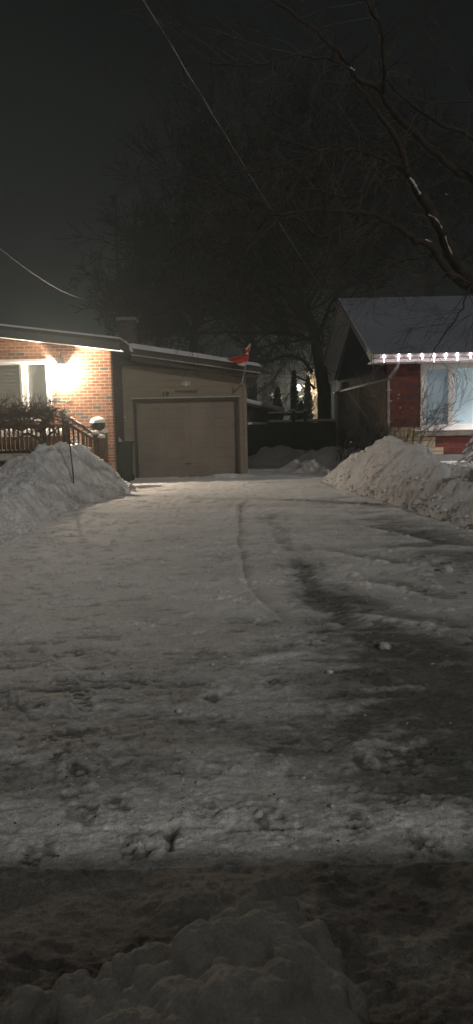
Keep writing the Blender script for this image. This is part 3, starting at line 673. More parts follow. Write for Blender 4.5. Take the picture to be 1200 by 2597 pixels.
# ================================================================== GARAGE
YG = 19.2
gx0 = P(308, 1000, YG).x; gx1 = P(625, 1080, YG).x
GA = thing('garage', ((gx0+gx1)/2, YG, .07), 'tan sided garage with a wide panelled door and snowy sloping roof', 'garage')
dl = P(347, 1100, YG).x; dr = P(603, 1100, YG).x; dt = P(475, 1013, YG).z; gb_ = .03
zga = P(310, 925, YG).z; zgb = P(625, 955, YG).z+.03
ztg = lambda x: zga+(zgb-zga)*(x-gx0)/(gx1-gx0)
mb = MB(); lap = .165
def lapboards(xa, xb, za, zb):
    z = za
    while z < zb-.001:
        zz = min(z+lap, zb); mb.hexa([(xa, YG-.014, z), (xb, YG-.014, z), (xb, YG+.1, z), (xa, YG+.1, z), (xa, YG, zz), (xb, YG, zz), (xb, YG+.1, zz), (xa, YG+.1, zz)]); z = zz
nb = math.floor((dt-gb_)/lap); ze = dt
lapboards(gx0, dl, gb_, ze); lapboards(dr, gx1, gb_, ze)
z = ze
while z < zga:
    zz = min(z+lap, zga)
    # right end of the board where the rake cuts it
    xr = gx1 if zz <= zgb else gx0+(gx1-gx0)*(zz-zga)/(zgb-zga)
    xr0 = gx1 if z <= zgb else gx0+(gx1-gx0)*(z-zga)/(zgb-zga)
    xr = max(xr, gx0+.02)
    mb.hexa([(gx0, YG-.014, z), (xr0, YG-.014, z), (xr0, YG+.1, z), (gx0, YG+.1, z), (gx0, YG, zz), (xr, YG, zz), (xr, YG+.1, zz), (gx0, YG+.1, zz)]); z = zz
mb.build('wall', MT['siding'], GA)
MB().hexa([(gx1-.1, YG+.1, 0), (gx1, YG+.1, 0), (gx1, 26.5, 0), (gx1-.1, 26.5, 0), (gx1-.1, YG+.1, zgb), (gx1, YG+.1, zgb), (gx1, 26.5, zgb), (gx1-.1, 26.5, zgb)]).build('side_wall', MT['siding'], GA)
MB().box(gx1-.07, gx1+.02, YG-.03, YG+.09, 0, zgb-.06).build('corner_board', MT['siding'], GA)
# door frame and door
fr = MB(); fr.box(dl-.06, dl, YG-.03, YG+.14, 0, dt); fr.box(dr, dr+.06, YG-.03, YG+.14, 0, dt); fr.box(dl-.06, dr+.06, YG-.03, YG+.14, dt, dt+.05)
fr.build('door_frame', MT['doorframe'], GA)
MB().box(dl-.10, dr+.10, YG-.055, YG-.032, dt+.035, dt+.07).build('door_lintel', MT['trim'], GA)
D = MB(); D.box(dl, dr, YG+.12, YG+.15, 0, dt)
ns = 8; nc_ = 4; hh = (dt-.02)/ns; ww = (dr-dl)/nc_
for i in range(ns):
    for j in range(nc_):
        a0 = dl+j*ww+.05; a1 = dl+(j+1)*ww-.05; b0_ = .02+i*hh+.035; b1 = .02+(i+1)*hh-.035
        D.hexa([(a0, YG+.12, b0_), (a1, YG+.12, b0_), (a1, YG+.12, b1), (a0, YG+.12, b1), (a0+.02, YG+.1145, b0_+.02), (a1-.02, YG+.1145, b0_+.02), (a1-.02, YG+.1145, b1-.02), (a0+.02, YG+.1145, b1-.02)])
GD = D.build('garage_door', MT['door'], GA)
MB().box((dl+dr)/2-.08, (dl+dr)/2+.08, YG+.085, YG+.118, .42, .45).build('handle', MT['darktrim'], GD)
# roof
Ye = 18.85
ra = P(322, 893, Ye); rb = P(661, 941, Ye)
def rbox(za, zb, ya, yb, xa=ra.x, xb=rb.x):
    A = lambda x: ra.z+(rb.z-ra.z)*(x-ra.x)/(rb.x-ra.x)
    return [(xa, ya, A(xa)+za), (xb, ya, A(xb)+za), (xb, yb, A(xb)+za), (xa, yb, A(xa)+za), (xa, ya, A(xa)+zb), (xb, ya, A(xb)+zb), (xb, yb, A(xb)+zb), (xa, yb, A(xa)+zb)]
MB().hexa(rbox(-.05, .12, Ye, 27)).build('roof', MT['darktrim'], GA)
MB().hexa(rbox(-.062, -.035, Ye-.03, Ye-.002)).build('fascia_strip', MT['sill'], GA)
MB().hexa(rbox(-.20, -.052, Ye+.06, YG-.02, ra.x+.1, rb.x-.1)).build('frieze', MT['darktrim'], GA)
MB().hexa(rbox(-.09, -.053, YG+.12, 27, gx1+.002, rb.x-.02)).build('eave_soffit', MT['trim'], GA)
# roof snow, soft edged
n1, n2 = 130, 30
U, V = np.meshgrid(np.linspace(0, 1, n1), np.linspace(0, 1, n2)); 
Xs = ra.x-.02 + U*(rb.x-ra.x+.06); A = ra.z+(rb.z-ra.z)*(Xs-ra.x)/(rb.x-ra.x)+.115
ve = np.clip(V*14, 0, 1); ue = np.minimum(np.clip(U*26, 0, 1), np.clip((1-U)*18, 0, 1))
th_ = (.17-.05*U+.05*(fbm(U*9, V*4, 3, 181)-.5))*np.sqrt(np.maximum(1-(1-ve)**2, 0))*np.sqrt(np.maximum(1-(1-ue)**2, 0))
Ys = Ye-.05-.05*np.sqrt(ve)*(1-ve)*4*.5+V*8.5 + .04*(fbm(U*14, V, 3, 183)-.5)*(V < .1)
grid_obj('roof_snow', Xs, Ys, A+th_-.004, MT['snowroof'], None, GA)
MB().tube([P(309, 866, 18.5), P(318, 868, 18.5), P(327, 880, 18.5), P(336, 892, 18.5)], [.03, .045, .04, .03], 8).build('flashing_snow', MT['snowroof'], GA, True)
# lettering
tz = P(470, 993, YG)
text_obj('name_lettering', 'Homestead', .125, (P(471, 990, YG).x, YG-.024, P(471, 996, YG).z), MT['letter'], GA, shear=.35)
text_obj('house_number', '19', .19, (P(419, 1000, YG).x, YG-.024, P(419, 1006, YG).z), MT['letter'], GA, shear=.1, offset=.002)
oc = P(471, 973, YG); oy = YG-.03
mb = MB()
for s in (-1, 1):
    pts = [(oc.x+s*.068+.055*math.cos(a), oy, oc.z+.012+.048*math.sin(a)) for a in np.linspace(0, 2*math.pi, 17)]
    mb.tube(pts, .010, 6, False); mb.blob((oc.x+s*.062, oy, oc.z+.006), (.026, .012, .026), 1, 0, 7)
mb.blob((oc.x, oy, oc.z-.048), (.034, .014, .030), 2, .0, 8); mb.tube([(oc.x, oy, oc.z-.03), (oc.x, oy, oc.z+.075)], [.012, .006], 6); mb.blob((oc.x, oy, oc.z+.066), (.014, .008, .014), 3, 0, 6)
mb.build('scroll_ornament', MT['orna'], GA, True)

# flag on the garage corner
fb = P(615, 966, 18.78); ft = P(636, 872, 18.45)
FL = thing('flag', fb, 'tattered red and white flag on a slim pole at the garage corner', 'flag')
MB().tube([fb, ft], [.012, .010], 8).build('pole', MT['trim'], FL, True)
mb = MB().box(fb.x-.05, fb.x+.05, YG-.05, YG-.016, fb.z-.09, fb.z+.04); mb.beam((fb.x, YG-.04, fb.z-.06), (fb.x, fb.y, fb.z-.03), .03, .03); mb.tube([fb+Vector((-.02, .01, -.05)), fb+(ft-fb)*.12], .022, 8)
mb.build('bracket', MT['trim'], FL)
def cloth(pts_top, pts_bot, fold, seed, nm, M, depth):
    n, m_ = 26, 14; X = np.zeros((m_, n)); Y_ = np.zeros((m_, n)); Z_ = np.zeros((m_, n))
    tt = np.linspace(0, 1, len(pts_top))
    for i in range(n):
        u = i/(n-1)
        t_ = [np.interp(u, tt, [p[k] for p in pts_top]) for k in (0, 1)]; b_ = [np.interp(u, tt, [p[k] for p in pts_bot]) for k in (0, 1)]
        for j in range(m_):
            v = j/(m_-1); q = P(t_[0]*(1-v)+b_[0]*v, t_[1]*(1-v)+b_[1]*v, depth + fold*math.sin(u*9+v*7+seed)+fold*.6*math.sin(v*17+seed*2+u*3))
            X[j, i], Y_[j, i], Z_[j, i] = q
    o = grid_obj(nm, X, Y_, Z_, M, None, FL)
    sm = o.modifiers.new('thick', 'SOLIDIFY'); sm.thickness = .004; return o
cloth([(577, 909), (592, 907), (610, 903), (620, 897), (632, 900)], [(577, 912), (590, 918), (603, 922), (618, 923), (629, 914)], .05, 1, 'fly_cloth', MT['red'], 18.55)
cloth([(600, 915), (612, 919), (622, 918), (631, 908)], [(601, 924), (612, 928), (620, 928), (626, 923)], .03, 5, 'white_band', MT['flagw'], 18.6)
cloth([(624, 887), (628, 882), (633, 876), (634, 872)], [(626, 899), (629, 898), (631, 896), (635, 885)], .02, 3, 'hoist_cloth', MT['red'], 18.5)
cloth([(623, 886), (627, 880), (631, 875), (634, 871)], [(625, 888), (629, 884), (632, 880), (634, 873)], .01, 2, 'white_hem', MT['flagw'], 18.46)
MB().blob(P(627, 897, 18.5), (.035, .03, .025), 4, .3, 7).build('knot', MT['flagw'], FL, True)

# bin with snow cone, shovel, faucet box left of the door
b0 = P(310, 1205, 18.35); bz = P(310, 1119, 18.35).z
BN = thing('garbage_bin', (b0.x, 18.35, .07), 'dark garbage bin with a cone of snow on its lid left of the garage door', 'bin')
MB().hexa([(b0.x-.22, 18.1, .05), (b0.x+.22, 18.1, .05), (b0.x+.22, 18.6, .05), (b0.x-.22, 18.6, .05), (b0.x-.27, 18.05, bz-.06), (b0.x+.27, 18.05, bz-.06), (b0.x+.27, 18.65, bz-.06), (b0.x-.27, 18.65, bz-.06)]).build('body', MT['bin'], BN, bevel=.02)
MB().box(b0.x-.29, b0.x+.29, 18.02, 18.68, bz-.058, bz-.01).build('lid', MT['bin'], BN, bevel=.012)
MB().tube([(b0.x-.25, 18.72, bz-.05), (b0.x+.25, 18.72, bz-.05)], .018, 8).build('handle', MT['bin'], BN, True)
for s in (-1, 1): MB().tube([(b0.x+s*.2, 18.62, .13), (b0.x+s*.26, 18.62, .13)], .10, 14).build('wheel', MT['tyre'], BN)
MB().lathe([(.11, 0), (.12, .015), (.07, .06), (.035, .10), (.012, .145)], (b0.x-.05, 18.3, bz-.012), 14).build('snow_cone', MT['trim'], BN, True)
s0 = P(332, 1127, 18.0)
SV = thing('snow_shovel', (P(306, 1100, 18.9).x, 18.95, .07), 'long-handled shovel standing behind the garbage bin against the wall', 'shovel')
sx = P(304, 1100, 18.9).x
MB().tube([(sx+.01, 18.85, .35), (sx, 19.08, P(305, 1060, 19).z)], .014, 8).build('handle', MT['trim'], SV, True)
MB().tube([(sx-.07, 19.08, P(305, 1059, 19).z), (sx+.07, 19.08, P(305, 1059, 19).z)], .014, 8).build('grip', MT['black'], SV, True)
MB().hexa([(sx-.2, 18.80, .06), (sx+.2, 18.80, .06), (sx+.2, 18.82, .06), (sx-.2, 18.82, .06), (sx-.19, 18.86, .40), (sx+.19, 18.86, .40), (sx+.19, 18.88, .40), (sx-.19, 18.88, .40)]).build('blade', MT['darktrim'], SV)
q = P(316, 1062, YG)
KP = thing('door_keypad', (q.x, YG-.02, q.z), 'small pale keypad box on the garage wall left of the door', 'keypad')
MB().box(q.x-.035, q.x+.035, YG-.05, YG-.0145, q.z-.05, q.z+.05).build('case', MT['trim'], KP, bevel=.008)
MB().box(q.x-.022, q.x+.022, YG-.056, YG-.0502, q.z-.03, q.z+.01).build('buttons', MT['black'], KP)

# ================================================================== DECK, STAIRS, BENCH
YD = 15.95
DK = thing('wooden_deck', (-6, YD, .45), 'raised wooden deck with picket railing below the lit window', 'deck')
dz = P(60, 1148, YD).z; dxr = P(170, 1100, YD).x; dxl = -9.5
MB().box(dxl, dxr, YD, YB-.02, dz-.05, dz).build('floor', MT['wood'], DK)
MB().box(dxl, dxr, YD-.04, YD-.002, dz-.16, dz-.01).build('rim_board', MT['trim'], DK)
grid_obj('deck_snow', *(lambda X, Y: (X, Y, dz+.02+.05*fbm(X*1.5, Y*1.5, 3, 190)+.10*sst(16.6, 17.3, Y)))(*np.meshgrid(np.linspace(dxl, dxr, 60), np.linspace(YD+.02, YB-.02, 30))), MT['snow'], None, DK)
rt = P(60, 1078, YD).z; rbm = P(60, 1145, YD).z
MB().box(dxl, dxr, YD+.02, YD+.10, rt-.04, rt).build('top_rail', MT['wood'], DK)
MB().box(dxl, dxr, YD+.03, YD+.09, rbm-.01, rbm+.03).build('bottom_rail', MT['wood'], DK)
pk = []
for i in range(28):
    x = P(170-i*11.4, 1100, YD).x
    if x < dxl: break
    MB().box(x-.018, x+.018, YD+.04, YD+.076, rbm+.03, rt-.04).build('picket', MT['wood'], DK)
for px in (168, -60, -300):
    x = P(px, 1100, YD).x; p_ = MB().box(x-.05, x+.05, YD+.0, YD+.10, 0.2, rt+.08).build('post', MT['wood'], DK)
    MB().blob((x, YD+.05, rt+.09), (.07, .07, .05), 3, .2, 8).build('snow_cap', MT['snow'], p_, True)
for px in (140, -120): x = P(px, 1100, YD).x; MB().box(x-.06, x+.06, YD+.05, YD+.17, 0.1, dz-.05).build('support', MT['darkwood'], DK)
# stairs down to the right with two hand rails
ST = thing('wooden_stairs', (dxr, 16.4, .3), 'wooden steps with snowy sloping handrails beside the brick wall', 'stairs')
sxr = P(262, 1100, 16).x
nst = 5
for i in range(nst):
    xa = dxr+(sxr-dxr)*i/nst; zt_ = dz-.02-(dz-.15)*(i+1)/(nst+1)
    t_ = MB().box(xa, xa+(sxr-dxr)/nst+.03, 16.0, 17.0, zt_-.04, zt_).build('step', MT['wood'], ST)
    MB().box(xa+.01, xa+(sxr-dxr)/nst, 16.02, 16.98, zt_, zt_+.05).build('snow', MT['snow'], t_)
rnd = random.Random(8)
for (pa, pb, Yr, nm) in (((150, 1044), (246, 1106), 16.95, 0), ((158, 1066), (236, 1113), 16.0, 1)):
    a = P(*pa, Yr); b = P(*pb, Yr); MB().beam(a, b, .08, .05).build('handrail', MT['wood'], ST)
    MB().beam(a-Vector((0, 0, .55)), b-Vector((0, 0, .55)), .05, .05).build('lower_rail', MT['wood'], ST)
    for k in range(7):
        q = a+(b-a)*(k+.5)/7; MB().beam(q-Vector((0, 0, .55)), q, .03, .03).build('baluster', MT['wood'], ST)
    t_ = 0.0; sm = MB()
    while t_ < 1:
        e = min(1, t_+rnd.uniform(.07, .17)); n_ = 6
        pts = [a+(b-a)*(t_+(e-t_)*k/(n_-1))+Vector((0, rnd.uniform(-.006, .006), .036)) for k in range(n_)]
        r_ = rnd.uniform(.018, .030); sm.tube(pts, [r_*.3]+[r_*rnd.uniform(.8, 1.2) for _ in range(n_-2)]+[r_*.3], 7); t_ = e+rnd.uniform(.015, .06)
    sm.build('rail_snow', MT['snow'], ST, True)
for px, py, Yr in ((243, 1100, 16.0), (266, 1097, 16.95), (258, 1110, 15.9)):
    q = P(px, py, Yr); p_ = MB().box(q.x-.05, q.x+.05, Yr-.05, Yr+.05, .05, q.z).build('newel', MT['wood'], ST)
    MB().blob((q.x, Yr, q.z+.025), (.085, .08, .05), int(px), .35, 9, 2.2).build('snow_cap', MT['snow'], p_, True)
# globe shrub in a tall planter
q = P(249, 1071, 17.1)
PL = thing('topiary_planter', (q.x, 17.1, .1), 'round clipped shrub with a dome of bright snow by the brick corner', 'potted shrub')
MB().lathe([(.10, 0), (.16, .05), (.19, .45), (.21, .47), (.21, .5)], (q.x, 17.1, .10), 18).build('pot', MT['conc'], PL, True)
MB().tube([(q.x, 17.1, .55), (q.x, 17.1, q.z-.1)], .02, 6).build('stem', MT['shrubtwig'], PL)
mb = MB(); rnd = random.Random(5)
for i in range(700):
    v = Vector((rnd.gauss(0, 1), rnd.gauss(0, 1), rnd.gauss(0, 1))).normalized(); r_ = .17*rnd.uniform(.7, 1.05)
    c = Vector((q.x, 17.1, q.z-.07))+Vector((v.x*r_, v.y*r_, v.z*r_*.75)); t_ = v.orthogonal().normalized()*.02; u_ = v.cross(t_).normalized()*.014
    t_ = t_+v*rnd.uniform(-.015, .015); mb.quad(c-t_, c-u_, c+t_, c+u_)
mb.build('foliage', MT['leaf'], PL)
X, Y_ = np.meshgrid(np.linspace(-1, 1, 40), np.linspace(-1, 1, 40)); rr_ = np.sqrt(X**2+Y_**2)
sc_ = np.where(rr_ > 1, 1/np.maximum(rr_, 1e-6), 1); X = X*sc_; Y_ = Y_*sc_; rr_ = np.sqrt(X**2+Y_**2)
grid_obj('snow_dome', q.x+X*.19, 17.1+Y_*.19, q.z-.01+.13*np.sqrt(np.maximum(1-rr_**2, 0))+.012*billow(X*5, Y_*5, 3, 200)*(rr_ < .98), MT['snow'], None, PL)
# snow covered bench on the deck
bz0 = P(60, 1106, 16.9).z; bz1 = P(60, 1086, 16.9).z
BE = thing('deck_bench', (-6, 16.9, dz), 'long wooden bench under thick snow behind the deck railing', 'bench')
bx1 = P(165, 1100, 16.9).x
MB().box(-8.5, bx1, 16.6, 17.2, bz0-.04, bz0).build('seat', MT['wood'], BE)
MB().box(-8.5, bx1, 16.62, 16.64, dz+.05, bz0-.04).build('front_board', MT['wood'], BE)
X, Y_ = np.meshgrid(np.linspace(-8.5, bx1, 120), np.linspace(16.56, 17.22, 16)); vv = (Y_-16.56)/.66
grid_obj('bench_snow', X, Y_, bz0-.005+(bz1-bz0)*(1-(1-np.clip(vv*4, 0, 1))**2)*(.75+.4*fbm(X*2, Y_*2, 3, 210)), MT['snow'], None, BE)

# ================================================================== RIGHT HOUSE
YH = 18.0
hx = P(985, 1000, YH).x; hx2 = 12.0
RH = thing('red_brick_house', (hx+2, YH, .3), 'dark red brick house with a gabled snow-dusted roof and glowing blue windows', 'house')
wx0 = P(1066, 1000, YH).x; wx1 = wx0+3.2; wz0 = P(1130, 1090, YH).z; wz1 = P(1130, 925, YH).z
ez = P(1080, 911, 17.5).z   # fascia middle
wt = ez+.0
mb = MB()
fz = P(1150, 1152, YH).z; hxi = hx
def rw(xa, xb, za, zb): mb.box(xa, xb, YH, YH+.25, za, zb)
rw(hx, wx0, fz, wt); rw(wx1, hx2, fz, wt); rw(wx0, wx1, fz, wz0-.14); 
mb.build('wall', MT['brick_r'], RH)
MB().box(wx0, wx1, YH-.004, YH+.2, wz1, wt).build('window_header', MT['white'], RH)
MB().box(hx-.01, hx2, YH-.02, YH+.3, .0, fz).build('foundation', MT['conc'], RH)
# stepped tan stone at the corner under the window
mb = MB(); rnd = random.Random(21); zc = fz; k = 0
steps_ = [(1125, .085), (1125, .10), (1104, .17), (1104, .085), (1083, .15), (1083, .10)]
for (pe, hgt) in steps_:
    xe = P(pe, 1100, YH).x
    x = hx+.0
    while x < xe-.02:
        L = min(rnd.uniform(.2, .5), xe-x)
        if xe-x-L < .12: L = xe-x
        mb.box(x+.005, x+L-.005, YH-.022-rnd.uniform(0, .01), YH-.002, zc+.005, zc+hgt-.006); x += L
    zc += hgt
    if zc > wz0-.16 and pe > 1070: pass
mb.build('stone_veneer', MT['stone'], RH)
MB().box(wx0-.12, wx1+.1, YH-.075, YH-.03, wz0-.14, wz0-.012).build('stone_sill', MT['sill'], RH)
# side wall and gable
yb = 27.7; ym = (YH+yb)/2
zs = P(985, 928, YH).z
MB().box(hx, hx+.25, YH+.252, yb, .0, zs-.32).build('side_wall', MT['stucco'], RH)
rz_ = P(874, 758, ym).z
gab = [(hx+.03, YH+.252, zs-.32), (hx+.03, yb, zs-.32), (hx+.03, ym, rz_-.12)]
MB().prism(gab, (.2, 0, 0)).build('gable', MT['gable'], RH)
MB().beam((hx-.02, YH+.1, zs-.32), (hx-.02, yb, zs-.32), .04, .06).build('gable_trim', MT['trim'], RH)
# roof: front slope, rear slope, overhang left .42
xo = hx-.50; yf = 17.45; yr = 28.3
fz_ = P(955, 898, yf).z; th = .16
rzz = rz_+.02
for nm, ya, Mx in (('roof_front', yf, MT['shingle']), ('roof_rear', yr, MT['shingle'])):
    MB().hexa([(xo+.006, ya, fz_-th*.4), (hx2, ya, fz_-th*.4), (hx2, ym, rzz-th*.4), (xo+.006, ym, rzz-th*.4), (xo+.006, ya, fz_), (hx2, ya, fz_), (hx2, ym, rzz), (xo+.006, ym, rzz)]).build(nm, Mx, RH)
# rake boards and soffit underside
for nm, ya in (('rake_board', yf), ('rake_board', yr)):
    MB().hexa([(xo-.03, ya, fz_-.18), (xo, ya, fz_-.18), (xo, ym, rzz-.18), (xo-.03, ym, rzz-.18), (xo-.03, ya, fz_+.01), (xo, ya, fz_+.01), (xo, ym, rzz+.01), (xo-.03, ym, rzz+.01)]).build(nm, MT['trim'], RH)
    MB().hexa([(xo, ya, fz_-.16), (hx+.03, ya, fz_-.16), (hx+.03, ym, rzz-.16), (xo, ym, rzz-.16), (xo, ya, fz_-.13), (hx+.03, ya, fz_-.13), (hx+.03, ym, rzz-.13), (xo, ym, rzz-.13)]).build('rake_soffit', MT['white'], RH)
MB().box(xo, hx2, yf-.02, yf-.001, fz_-.19, fz_-.01).build('fascia', MT['white'], RH)
MB().box(xo, hx2, yf, YH, fz_-.20, fz_-.165).build('soffit', MT['white'], RH)
GU = MB().hexa([(xo+.02, yf-.13, fz_-.10), (hx2, yf-.13, fz_-.10), (hx2, yf-.022, fz_-.12), (xo+.02, yf-.022, fz_-.12), (xo+.02, yf-.13, fz_-.015), (hx2, yf-.13, fz_-.015), (hx2, yf-.022, fz_-.015), (xo+.02, yf-.022, fz_-.015)]).build('gutter', MT['trim'], RH)
ds = [P(1012, 918, yf-.08), P(1008, 932, yf-.02), P(986, 962, YH-.06), P(986, 990, YH-.06), P(986, 1060, YH-.06), P(985, 1130, YH-.06)]
mb = MB(); mb.tube(ds, .04, 4); DSP = mb.build('downspout', MT['trim'], RH)
for zz in (990, 1070): q = P(986, zz, YH-.06); MB().box(q.x-.055, q.x+.055, YH-.11, YH-.004, q.z-.015, q.z+.015).build('strap', MT['trim'], DSP)
# rear downspout and side conduit
rp = [P(842, 985, 28.0), P(843, 1066, 28.0)]
MB().tube([(hx-.12, 28.0, fz_-.2), (hx-.12, 28.0, .9)], .05, 6).build('rear_downspout', MT['trim'], RH)
MB().tube([P(916, 952, 0.0+21.9), P(917, 965, 21.9), P(917, 1040, 21.9)] and [(hx-.02, 22.0, zs-.35), (hx-.02, 22.0, 1.4)], .022, 6).build('conduit', MT['stucco'], RH)
# window
wf = MB(); fw = .10
mxs = [P(1137+6, 1000, YH).x, 0]
mA = P(1137, 1000, YH).x; mB_ = P(1152, 1000, YH).x; mC = wx1-(mA-wx0)-.1; mD = mC+.14
wf.box(wx0, wx1, YH-.03, YH+.12, wz1-fw, wz1-.002); wf.box(wx0, wx1, YH-.03, YH+.12, wz0, wz0+fw+.03)
wf.box(wx0, wx0+.14, YH-.032, YH+.118, wz0+fw+.03, wz1-fw); wf.box(wx1-.14, wx1, YH-.032, YH+.118, wz0+fw+.03, wz1-fw)
wf.box(mA, mB_, YH-.032, YH+.118, wz0+fw+.03, wz1-fw); wf.box(mC, mD, YH-.032, YH+.118, wz0+fw+.03, wz1-fw)
WN = wf.build('window', MT['white'], RH, bevel=.006)
MB().box(wx0-.14, wx1+.14, YH-.14, YH-.03, wz0-.012, wz0+.018).build('sill', MT['white'], WN, bevel=.004)
wk = MB()
for (xa, xb) in ((wx0+.14, mA), (mB_, mC), (mD, wx1-.14)):
    MB().box(xa, xb, YH+.03, YH+.036, wz0+fw+.03, wz1-fw).build('pane', MT['glass'], WN)
cu = emis('lit_blue_shade', (.45, .58, .63), .38)
cu2 = emis('lit_blue_shade_dim', (.36, .47, .53), .21)
for n_, (xa, xb, mm) in enumerate(((wx0+.10, mA+.03, cu2), (mA+.04, mC+.05, cu), (mC+.06, wx1-.1, cu2))):
    X, Z_ = np.meshgrid(np.linspace(xa, xb, 60), np.linspace(wz0+.02, wz1-.02, 6)); 
    grid_obj('shade', X, YH+.10+.001*np.sin(X*60)+.02+0*Z_, Z_, mm, None, WN)
# icicle lights along the gutter
IL = thing('icicle_lights', (hx, yf-.12, fz_), 'string of glowing pinkish-white icicle lights along the right house gutter', 'string lights')
ice = emis('icicle_glow', (1.0, .80, .90), 14)
xs_px = [974, 1012, 1038, 1070, 1101, 1132, 1160, 1194]; xs_i = [P(p_, 910, yf-.16).x for p_ in xs_px]
xs_i += [xs_i[-1]+.32*k for k in range(1, 9)]
wp = [(xs_i[0]-.1, yf-.16, fz_-.03)]
rnd = random.Random(31)
lens = [.17, .14, .11, .12, .19, .12, .17, .12]+[.14]*8
for i, x in enumerate(xs_i):
    wp += [(x, yf-.16, fz_-.035+rnd.uniform(-.008, .008))]
    if i+1 < len(xs_i): wp += [((x+xs_i[i+1])/2, yf-.155, fz_-.055-rnd.uniform(0, .015))]
    L = lens[i]; tl = rnd.uniform(-.025, .04) if i not in (0, 6) else 0
    dp = MB().tube([(x, yf-.16, fz_-.025), (x+tl*.3, yf-.163, fz_-.035-L*.3), (x+tl, yf-.16, fz_-.035-L)], [.019, .017, .007], 8)
    d_ = dp.build('light_drop', ice, IL, True)
    if i < 12:
        l = bpy.data.lights.new('drop_light', 'POINT'); l.energy = 0.4; l.color = (1, .76, .86); l.shadow_soft_size = .03
        lo = bpy.data.objects.new('drop_light', l); COL.objects.link(lo); lo.parent = IL; lo.location = Vector((x, yf-.24, fz_-.09))-ORG[IL.name]
MB().tube(wp, .006, 5).build('cord', MT['white'], IL)
# added out-of-view lamp under the right eave, brightens the lawn
q = Vector((6.9, 17.2, fz_-.25))
SL = thing('lawn_fill_lamp', q, 'added out-of-view floodlight under the right house eave, brightening the lawn', 'lamp')
MB().lathe([(.05, .06), (.07, .0), (.09, -.05)], q, 14).build('housing', MT['white'], SL, True)
MB().box(q.x-.03, q.x+.03, q.y, 17.5, q.z+.055, q.z+.08).build('mount', MT['white'], SL)
l = bpy.data.lights.new('lawn_fill', 'SPOT'); l.energy = 260; l.color = (1, .90, .90); l.spot_size = R(110); l.spot_blend = .5; l.shadow_soft_size = .05
lo = bpy.data.objects.new('lawn_fill', l); COL.objects.link(lo); lo.parent = SL; lo.location = (0, 0, -.08); lo.rotation_euler = Vector((.25, .05, 1)).to_track_quat('Z', 'Y').to_euler()

# ================================================================== BEYOND: shed, fence, far house
SD = thing('shed', (1.2, 25.5, .05), 'small dark shed with a snowy low roof beyond the garage', 'shed')
a = P(628, 1018, 25.0); b = P(722, 1046, 25.0)
MB().hexa([(a.x-.4, 25.2, 0), (b.x-.25, 25.2, 0), (b.x-.25, 27.5, 0), (a.x-.4, 27.5, 0), (a.x-.4, 25.2, a.z-.08), (b.x-.25, 25.2, b.z-.02), (b.x-.25, 27.5, b.z-.02), (a.x-.4, 27.5, a.z-.08)]).build('wall', MT['darkwood'], SD)
rs = lambda z0_, z1_, y0_, y1_: [(a.x-.5, y0_, a.z+z0_+.07), (b.x, y0_, b.z+z0_), (b.x, y1_, b.z+z0_), (a.x-.5, y1_, a.z+z0_+.07), (a.x-.5, y0_, a.z+z1_+.07), (b.x, y0_, b.z+z1_), (b.x, y1_, b.z+z1_), (a.x-.5, y1_, a.z+z1_+.07)]
MB().hexa(rs(-.08, 0, 25.0, 27.8)).build('roof', MT['gable'], SD)
MB().hexa(rs(.002, .16, 24.97, 27.8)).build('roof_snow', MT['snowroof'], SD, False, .06)
YFn = 24.8
def fence(name, label, pa, pb, top, low=None, Yf=YFn, gate=False):
    xa = P(pa, 1050, Yf).x; xb = P(pb, 1050, Yf).x; zt_ = P((pa+pb)/2, top, Yf).z
    T = thing(name, ((xa+xb)/2, Yf, .05), label, 'gate' if gate else 'fence')
    mb = MB(); x = xa; r_ = random.Random(int(pa)); w_ = .145
    while x < xb-.02:
        e = min(x+w_, xb); mb.box(x, e, Yf-r_.uniform(0, .008), Yf+.025+r_.uniform(0, .004), .04, zt_-.04+r_.uniform(-.008, .004)); x += w_
    mb.build('boards', MT['darkwood'], T)
    MB().box(xa, xb, Yf-.03, Yf-.002, zt_-.16, zt_-.06).build('rail', MT['darkwood'], T)
    MB().box(xa, xb, Yf-.03, Yf-.002, .4, .5).build('rail', MT['darkwood'], T)
    MB().box(xa-.01, xb+.01, Yf-.05, Yf+.07, zt_-.035, zt_-.003).build('cap', MT['darkwood'], T)
    X, Y_ = np.meshgrid(np.linspace(xa, xb, 60), np.linspace(Yf-.055, Yf+.075, 8)); v_ = (Y_-Yf+.055)/.13
    grid_obj('cap_snow', X, Y_, zt_-.004+.075*np.sqrt(np.maximum(1-(2*v_-1)**2, 0))*(.7+.6*fbm(X*3, X*0, 3, int(pa))), MT['snow'], None, T)
    return T, xa, xb, zt_
fence('wooden_fence', 'dark board fence section with a snow line, right of the gate', 777, 852, 1068)
T, xa, xb, zt_ = fence('wooden_gate', 'dark wooden gate with a snowy arbour bar over it', 680, 741, 1070, gate=True)
zz = P(710, 1047, YFn).z
MB().box(xa, xb, YFn-.03, YFn+.06, zz-.10, zz-.02).build('top_bar', MT['darkwood'], T)
MB().box(xa, xb, YFn-.03, YFn+.06, zz-.018, zz+.045).build('bar_snow', MT['snow'], T, False, .02)
T, xa, xb, zt_ = fence('wooden_fence', 'narrow dark fence panel between the two gate posts', 747, 771, 1069)
MB().box(xa, xb, YFn-.03, YFn+.06, zz-.10, zz-.02).build('top_bar', MT['darkwood'], T)
MB().box(xa, xb, YFn-.03, YFn+.06, zz-.018, zz+.05).build('bar_snow', MT['snow'], T, False, .02)
fence('wooden_fence', 'low dark board fence between the garage and the gate', 628, 677, 1076)
